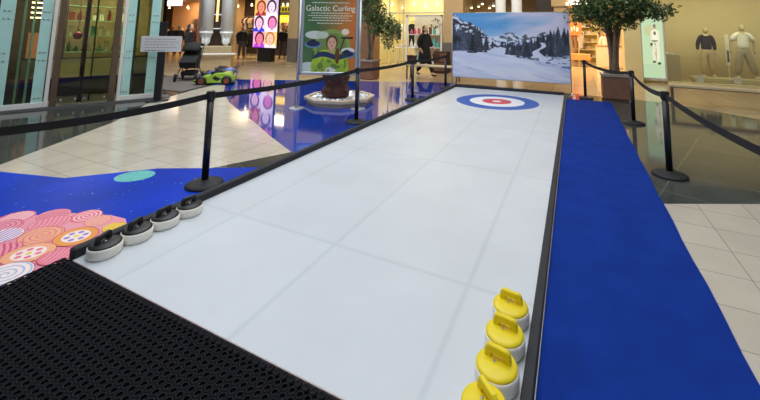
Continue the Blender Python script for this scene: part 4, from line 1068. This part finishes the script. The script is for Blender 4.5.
for i, (x, y) in enumerate(((-16.75, 14.75), (-14.75, 15.75))):
    figure('mannequin', ['mannequin in dark outfit left of the LED screen', 'mannequin in dark outfit right of the LED screen'][i], 'mannequin', (x, y, 0.0), .5, mk, black_cloth, gm[3], black_plastic, pose1, True, .03, .02)

rack_row(-19.2, -17.4, 16.5, 1.45, 12, 'clothes just right of the pillar', 'garment on the low rail just right of the pillar', [gm[0], gm[1], gm[6], gm[4]])
rack_row(-19.6, -17.2, 17.3, 2.35, 13, 'clothes on the high rail right of the pillar', 'garment on the high rail right of the pillar', [gm[1], gm[2], gm[4], gm[5], gm[7]], .75)
# left shop (warm)
rack_row(-26.5, -24.6, 16.6, 1.5, 9, 'clothes in the warm lit shop at the far left', 'garment in the warm lit shop at the far left', [gm[0], gm[4], gm[5], gm[2]])
rack_row(-23.8, -21.2, 16.4, 1.55, 12, 'clothes in the warm lit shop near the stroller', 'garment in the warm lit shop near the stroller', [gm[0], gm[1], gm[5], gm[2]])
rack_row(-24.8, -22.4, 17.5, 2.3, 10, 'clothes high on the back wall of the warm lit shop', 'garment high on the back wall of the warm lit shop', [gm[1], gm[4], gm[5], gm[2]])
t = thing('exit_sign', 'small glowing pale green sign high in the warm lit shop', 'sign', (-22.2, 16.9, 2.4)); a = MB(); a.box(0, .45, 0, .05, 0, .2); a.build('panel', mat('green_glow', rgb(190, 240, 200), .5, emit=2.0), t)
for i in range(7): lamp((-25.0+i*.95, 15.8 + (i % 2)*.7, 2.95), ORD[i] + ' from left of the round spotlights in the warm lit shop', 'spotlights in the warm lit shop', .06)
for i, (x, y) in enumerate(((-22.3, 14.4), (-20.9, 13.9))):
    figure('mannequin', ['dark dressed mannequin farther left in front of the warm lit shop', 'dark dressed mannequin nearer the pillar in front of the warm lit shop'][i], 'mannequin', (x, y, 0.0), .7, mk, black_cloth, gm[0], black_plastic, pose1, True, .05, .03)
t = thing('shop_sign', 'pale glowing sign panel at the top of the warm lit shop', 'sign', (-24.0, 14.5, 3.0)); a = MB(); a.box(0, 2.2, 0, .05, 0, .35); a.build('panel', mat('white_glow', rgb(240, 240, 250), .5, emit=1.6), t)

# ------------------------------------------------------------------ pillar with white tubes
pil = thing('pillar', 'bronze mall pillar with two white tubes standing on a tan pedestal', 'pillar', (-12.95, 10.12, 0), 0.88)
pil.scale = (.84, .84, 1)
a = MB(); a.box(-.72, .72, -.55, .75, 0, .95, 0, None, .03); a.build('pedestal', mat('pedestal_tan', rgb(170, 150, 116), .5, var=.06), pil)
a = MB(); a.box(-.62, .62, -.12, .72, .95, 7.5, 0); a.box(-.80, -.62, .1, .72, .95, 7.5, 1); a.box(.62, .85, .1, .72, 0.0, 7.5, 2); a.build('core', [mat('core_dark', rgb(70, 52, 40), .35, .5), mat('core_rose', rgb(150, 110, 90), .4), mat('core_gold', rgb(186, 150, 96), .35, .3)], pil)
a = MB(); a.box(-.05, .05, -.16, -.12, 1.9, 7.5); a.build('light_strip', mat('gold_glow', rgb(236, 196, 120), .5, emit=1.2), pil)
tube_m = mat('tube_white', rgb(225, 228, 228), .5)
for x in (-.40, .44):
    a = MB(); a.lathe([(.27, 1.50), (.27, 7.5)], (x, -.30, 0), 28); h_ = a.build('tube', tube_m, pil)
    a = MB(); a.lathe([(.07, .95), (.10, .98), (.13, 1.10), (.15, 1.22), (.12, 1.30), (.24, 1.40), (.29, 1.44), (.29, 1.50)], (x, -.30, 0), 28)
    for q in range(8):
        an = 2*PI*q/8; T = Matrix.Translation((x, -.30, 0)) @ Matrix.Rotation(an, 4, 'Z')
        a.plate([(.08, .97), (.17, 1.08), (.19, 1.22), (.25, 1.40), (.10, 1.40)], -.012, .012, 0, T)
    a.build('tube_foot', tube_m, pil)
for z in (1.60, 2.15): a = MB(); a.box(-.16, .18, -.34, -.26, z, z+.04); a.build('bracket', tube_m, pil)
a = MB(); a.box(-.80, .92, -.72, -.64, .62, .68, 0, None, .01); a.box(-.80, -.74, -.72, -.4, .62, .68); a.box(.86, .92, -.72, -.4, .62, .68); a.box(-.5, -.45, -.66, -.54, .62, .66); a.box(.45, .5, -.66, -.54, .62, .66); a.build('bumper_rail', white_m, pil)

# ------------------------------------------------------------------ info sign
sg = thing('sign_stand', 'white information board on a black post beside the glass kiosk', 'sign', (-8.46, 5.26, 0), 0.62)
a = MB(); a.lathe([(.22, .001), (.22, .012), (.18, .02), (.05, .03)], n=32); a.build('base', black_paint, sg)
a = MB(); a.box(-.075, .075, -.03, .03, .02, 1.75, 0, None, .006); a.build('post', black_paint, sg)
a = MB(); a.box(-.41, .41, -.055, -.032, 1.08, 1.43, 0, None, .003); bd = a.build('board', mat('board_grey', rgb(215, 215, 218), .6), sg)
ink = mat('grey_ink', rgb(130, 130, 136), .7)
for i in range(5):
    a = MB(); rr = random.Random(i+40); x = -.33; lim = (.3, .34, .28, .33, .1)[i]
    while x < lim: l = rr.uniform(.02, .08); a.box(x, min(x+l, lim), -.0575, -.0555, 1.355-i*.062, 1.368-i*.062); x += l+.02
    a.build('text_line', ink if i < 4 else black_plastic, bd)

# ------------------------------------------------------------------ stroller
st = thing('stroller', 'black baby stroller parked left of the green toy car', 'stroller', (-10.95, 7.72, 0), 0.7)
st.scale = (.95, .95, 1.0)
sb = MB(); sb.add([(-.22,-.3,.42),(.22,-.3,.42),(.22,.25,.35),(-.22,.25,.35),(-.24,-.34,.58),(.24,-.34,.58),(.24,.35,1.0),(-.24,.35,1.0)], [[3,2,1,0],[4,5,6,7],[0,1,5,4],[1,2,6,5],[2,3,7,6],[3,0,4,7]], 0); sb.build('seat', black_cloth, st)
cn = MB(); vs = []; fs = []
for i in range(9):
    an = PI*i/8*.62 + .25
    for j in range(7):
        x = -.26+.52*j/6; r = .36*(1-.12*abs(j-3)/3); vs.append((x, .25 - r*math.cos(an)*1.0, .82 + r*math.sin(an)))
for i in range(8):
    for j in range(6): fs.append([i*7+j, i*7+j+1, (i+1)*7+j+1, (i+1)*7+j])
cn.add(vs, fs, 0, True); o = cn.build('canopy', black_cloth, st); sol = o.modifiers.new('s', 'SOLIDIFY'); sol.thickness = .02
fr = MB()
for s_ in (-1, 1): fr.tube([(s_*.26, -.42, .12), (s_*.26, .05, .45), (s_*.26, .45, 1.02), (s_*.24, .56, 1.1)], .014, 8); fr.tube([(s_*.26, .38, .12), (s_*.26, .05, .45)], .014, 8)
fr.tube([(-.24, .56, 1.1), (.24, .56, 1.1)], .02, 8); fr.tube([(-.26, -.42, .12), (.26, -.42, .12)], .012, 8); fr.tube([(-.26, .38, .12), (.26, .38, .12)], .012, 8); fr.build('chassis', black_paint, st)
for x in (-.29, .29):
    for y in (-.42, .38):
        T = Matrix.Translation((x, y, .125)) @ Matrix.Rotation(PI/2, 4, 'Y')
        a = MB(); a.lathe([(.09, -.02), (.12, -.016), (.12, .016), (.09, .02)], n=20, T=T); a.build('wheel', black_rubber, st)
a = MB(); a.box(-.2, .2, -.25, .3, .18, .30, 0, None, .03); a.build('basket', black_cloth, st)

# ------------------------------------------------------------------ ride-on toy cars
def toy_car(loc, rz, paint, label, seed=1):
    t = thing('toy_car', label, 'toy car', loc, rz, None); t.scale = (.87, .87, .87)
    # side outline swept across the width; local +x is the nose
    L0 = [(-.62, .17), (-.60, .30), (-.50, .37), (-.30, .40), (-.05, .385), (.10, .33), (.28, .30), (.46, .24), (.60, .17), (.62, .11), (.52, .08), (-.55, .08)]
    def outline_side(sc_, ymul): return [(x*sc_, z) for x, z in L0]
    b_ = MB(); n = len(L0); ys = [(-.33, .93, .88), (-.31, 1.0, 1.0), (-.15, 1.0, 1.02), (.15, 1.0, 1.02), (.31, 1.0, 1.0), (.33, .93, .88)]
    vs = [(x*a_, y, .08+(z-.08)*c_) for y, a_, c_ in ys for x, z in L0]; fs = []
    for k in range(len(ys)-1):
        for i in range(n): fs.append([k*n+i, k*n+(i+1) % n, (k+1)*n+(i+1) % n, (k+1)*n+i])
    fs.append(list(range(n))); fs.append([(len(ys)-1)*n+i for i in range(n)][::-1])
    b_.add(vs, fs, 0)
    for y in (-.33, .33):
        for x in (-.38, .38):       # arches
            T = Matrix.Translation((x, y, .135)) @ Matrix.Rotation(PI/2, 4, 'X')
            b_.lathe([(.15, -.02), (.165, 0), (.15, .02)], n=24, T=T, mi=1)
        s_ = 1 if y > 0 else -1
        b_.plate([(-.22, .20), (-.02, .30), (.05, .22), (-.08, .14)], y-.012, y+.012, 1)     # side intake
        b_.plate([(.50, .18), (.60, .155), (.58, .12), (.50, .13)], y-.008, y+.008, 1)
    b_.build('bodywork', [paint, black_plastic], t)
    c2 = MB(); c2.add([(-.30,-.22,.39),(.14,-.22,.34),(.14,.22,.34),(-.30,.22,.39),(-.20,-.18,.47),(-.06,-.17,.475),(-.06,.17,.475),(-.20,.18,.47)], [[0,1,5,4],[1,2,6,5],[2,3,7,6],[3,0,4,7],[4,5,6,7]], 0); c2.build('cockpit', black_plastic, t)
    c3 = MB(); c3.box(-.64, -.52, -.30, .30, .44, .46); c3.box(-.58, -.55, -.22, -.19, .34, .44); c3.box(-.58, -.55, .19, .22, .34, .44); c3.build('spoiler', black_plastic, t)
    for x in (-.38, .38):
        for y in (-.31, .31):
            T = Matrix.Translation((x, y, .132)) @ Matrix.Rotation(PI/2, 4, 'X')
            a = MB(); a.lathe([(.09, -.045), (.128, -.04), (.131, 0), (.128, .04), (.09, .045)], n=24, T=T); wh = a.build('wheel', black_rubber, t)
            a = MB(); a.lathe([(.02, -.052), (.085, -.047), (.085, .047), (.02, .052)], n=12, T=T, smooth=False)
            for q in range(5):
                T2 = T @ Matrix.Rotation(q*2*PI/5, 4, 'Z'); a.box(-.012, .012, .015, .085, -.056, .056, 0, T2)
            a.build('hubcap', mat('hub_copper', rgb(150, 84, 60), .4, .4), wh)
    a = MB(); T = Matrix.Translation((-.02, 0, .47)) @ Matrix.Rotation(.9, 4, 'Y')
    a.tube([(.06*math.cos(q*PI/8), .06*math.sin(q*PI/8), 0) for q in range(16)], .01, 6, T=T, closed=True); a.tube([(.02, 0, .44), (.10, 0, .36)], .012, 6); a.build('steering_wheel', black_plastic, t)
    a = MB()
    for y in (-.30, .30): a.box(.04, .10, y-.07, y+.07, .40, .45, 0, None, .01); a.box(.06, .08, y-.01*(1 if y>0 else -1)-.01, y+.01, .33, .41)
    a.build('mirror', black_plastic, t)
    return t
toy_car((-9.62, 7.62, 0), -2.42+PI*2, mat('lime_paint', rgb(150, 190, 40), .3, coat=.6), 'lime green ride-on toy sports car beside the stroller')
toy_car((-10.42, 8.36, 0), -2.42+PI*2, mat('toy_blue', rgb(50, 110, 200), .3, coat=.6), 'blue ride-on toy car mostly hidden behind the lime green one')

# ------------------------------------------------------------------ glass kiosk on the left
kt = math.atan2(0.9098, 0.4150)
def ks_struct(name, mb, mats):
    o = mb.build(name, mats, None, (-9.8, 3.15, 0), kt); o['kind'] = 'structure'; return o
H = 3.5
gk = thing('glass_kiosk', 'glass fronted kiosk with teal glass fins and bronze posts at the left', 'kiosk', (-9.8, 3.15, 0), kt)
# in this frame +x runs along the front, +y points inwards
a = MB(); a.box(-2.2, 2.75, -.10, .25, 0, .035); a.build('sill', stone_sill, gk)
for x0, x1, lb_ in ((-1.2, .72, 0), (1.76, 2.5, 1)):
    a = MB(); a.box(x0, x1, -.03, .06, .035, .13, 0, None, .004); a.build('bottom_rail', white_m, gk)
for x0, x1 in ((-.10, .10), (.46, .62), (1.83, 1.98), (2.26, 2.44), (-.9, -.6)):
    a = MB(); a.box(x0, x1, -.012, .012, .13, H); fin = a.build('glass_fin', teal_glass, gk)
    a = MB()
    for z in (.22, .95, 1.10, 1.75, 1.90, 2.6, 2.75):
        T = Matrix.Translation(((x0+x1)/2, -.012, z)) @ Matrix.Rotation(PI/2, 4, 'X')
        for dx in (-.03, .03): a.lathe([(.018, 0), (.02, .008), (.012, .016)], (dx, 0, 0), 12, 0, T)
    a.build('bolt', steel, fin)
a = MB(); a.box(.64, .70, -.05, .05, .035, H, 0, None, .006); a.box(1.76, 1.82, -.05, .05, .035, H, 0, None, .006); a.build('white_frame', white_m, gk)
a = MB(); a.box(.72, .82, -.06, .1, .035, H, 0, None, .006); a.box(1.62, 1.73, -.06, .1, .035, H, 0, None, .006); a.build('bronze_post', bronze, gk)
for x0, x1 in ((.82, 1.16), (1.18, 1.62)):
    a = MB(); a.box(x0, x1, .0, .012, .05, H); pn = a.build('door_glass', dark_glass, gk)
    a = MB()
    for dx in (.06, x1-x0-.06):
        T = Matrix.Translation((x0+dx, 0, .14)) @ Matrix.Rotation(PI/2, 4, 'X'); a.lathe([(.02, 0), (.022, .01), (.012, .018)], (0, 0, 0), 14, 0, T)
    a.build('patch_fitting', steel, pn)
a = MB(); a.box(1.12, 1.20, .3, .34, .0, H); a.box(1.30, 1.33, .5, .53, 0, H); a.build('mullion', brown_dark, gk)
for x0, x1 in ((.10, .46), (1.98, 2.26), (-.6, -.1), (-2.2, -.9)):
    a = MB(); a.box(x0, x1, .0, .01, .13, H); a.build('side_glass', dark_glass, gk)
for x0 in (.19, .33):
    a = MB(); a.box(x0, x0+.035, .25, .27, .05, H); a.build('inner_fin', teal_glass, gk)
a = MB(); a.box(-2.2, 2.6, 3.0, 3.1, 0, H, 0); a.box(2.5, 2.56, .1, 3.0, 0, H, 2); a.box(-2.2, 2.6, -.02, 3.1, H, H+.1, 1); a.box(-2.2, 2.55, .1, 3.0, .001, .02, 1); a.box(.50, .56, .5, 3.0, 0, H, 1)
a.build('inner_walls', [mat('kiosk_olive', rgb(120, 108, 64), .7, var=.35, vscale=5), dark_wall, dark_glass], gk)
a = MB(); a.box(2.0, 2.06, .4, 1.8, .0, H); a.build('lift_panel', mat('panel_dark_teal', rgb(60, 78, 76), .4), gk)
# shelves inside
def ktf(x, y, z): 
    c, s_ = math.cos(kt), math.sin(kt); return (-9.8 + x*c - y*s_, 3.15 + x*s_ + y*c, z)
shf = thing('display_shelf', 'lit display shelf with goods behind the kiosk glass', 'shelf', ktf(.75, 1.5, 0.02), kt)
a = MB(); a.box(0, .04, 0, .4, 0, 2.3); a.box(1.3, 1.34, 0, .4, 0, 2.3); a.build('upright', bronze, shf)
for z in (1.0, 1.38, 1.75, 2.1): a = MB(); a.box(.04, 1.3, 0, .4, z-.02, z); a.build('board', mat('shelf_glass_green', rgb(150, 190, 150), .3), shf)
a = MB(); a.box(-.6, 1.9, -.1, .36, .42, .84, 0, None, .01); a.box(-.6, 1.9, -.12, -.1, .84, .88, 1); a.box(-.6, 1.9, -.06, .36, .02, .42, 1); a.build('cabinet', [mat('cab_cream', rgb(220, 208, 150), .5), dark_wall], shf)
gpal = [mat('kg_%d' % i, c, .5) for i, c in enumerate((rgb(60, 150, 90), rgb(110, 190, 130), rgb(226, 214, 170), rgb(190, 150, 60), rgb(170, 60, 50), rgb(240, 236, 210)))]
rr = random.Random(77)
for zi, z in enumerate((1.0, 1.38, 1.75)):
    for i in range(9):
        a = MB(); h = rr.uniform(.12, .26)
        k = rr.choice((0, 1, 0, 1, 2)) if zi < 2 else rr.choice((2, 3, 5, 4, 1))
        if rr.random() < .5: a.lathe([(.03, 0), (.04, .02), (.038, h*.6), (.016, h*.8), (.014, h), (.01, h+.006)], n=12); nm = 'bottle'
        else: a.box(-.045, .045, -.05, .05, 0, h, 0, None, .01); a.box(-.035, .035, -.052, -.0505, h*.25, h*.7); nm = 'gift_box'
        o = a.build(nm, gpal[k], None, ktf(.86+i*.14, 1.66, z+.021), kt); tag(o, '%s %s, %s from left on the %s shelf in the kiosk' % (('green', 'light green', 'cream', 'ochre', 'red', 'white')[k], nm.replace('_', ' '), ORD[i], ('lowest', 'middle', 'highest')[zi]), 'merchandise', 'goods on the kiosk shelf')
for i in range(5): lamp(ktf(.9+i*.2, 1.1+(i % 2)*.5, 2.35), ORD[i] + ' from left of the warm spotlights inside the glass kiosk', 'spotlights in the glass kiosk', .05)
a = MB(); a.lathe([(.005, -.09), (.06, -.07), (.09, 0), (.06, .07), (.005, .09)], n=16); a.tube([(0, 0, .08), (0, 0, 2.05)], .004, 5)
o = a.build('hanging_ball', mat('red_ball', rgb(150, 40, 44), .35), None, ktf(1.02, .9, 1.42)); tag(o, 'dark red ball hanging behind the kiosk door glass', 'ornament')
# warm orange panel and lit slats in the left bay
t = thing('menu_board', 'orange lit board seen through the left bay of the kiosk', 'sign', ktf(.12, 2.2, .55), kt)
a = MB(); a.box(0, .3, 0, .04, 0, .9); a.build('panel', mat('orange_board', rgb(214, 140, 80), .5, emit=.5), t)
a = MB()
for i in range(5): a.box(0.0, .3, -.02, .06, 1.25+i*.12, 1.28+i*.12)
a.build('light_slat', lamp_warm, t)
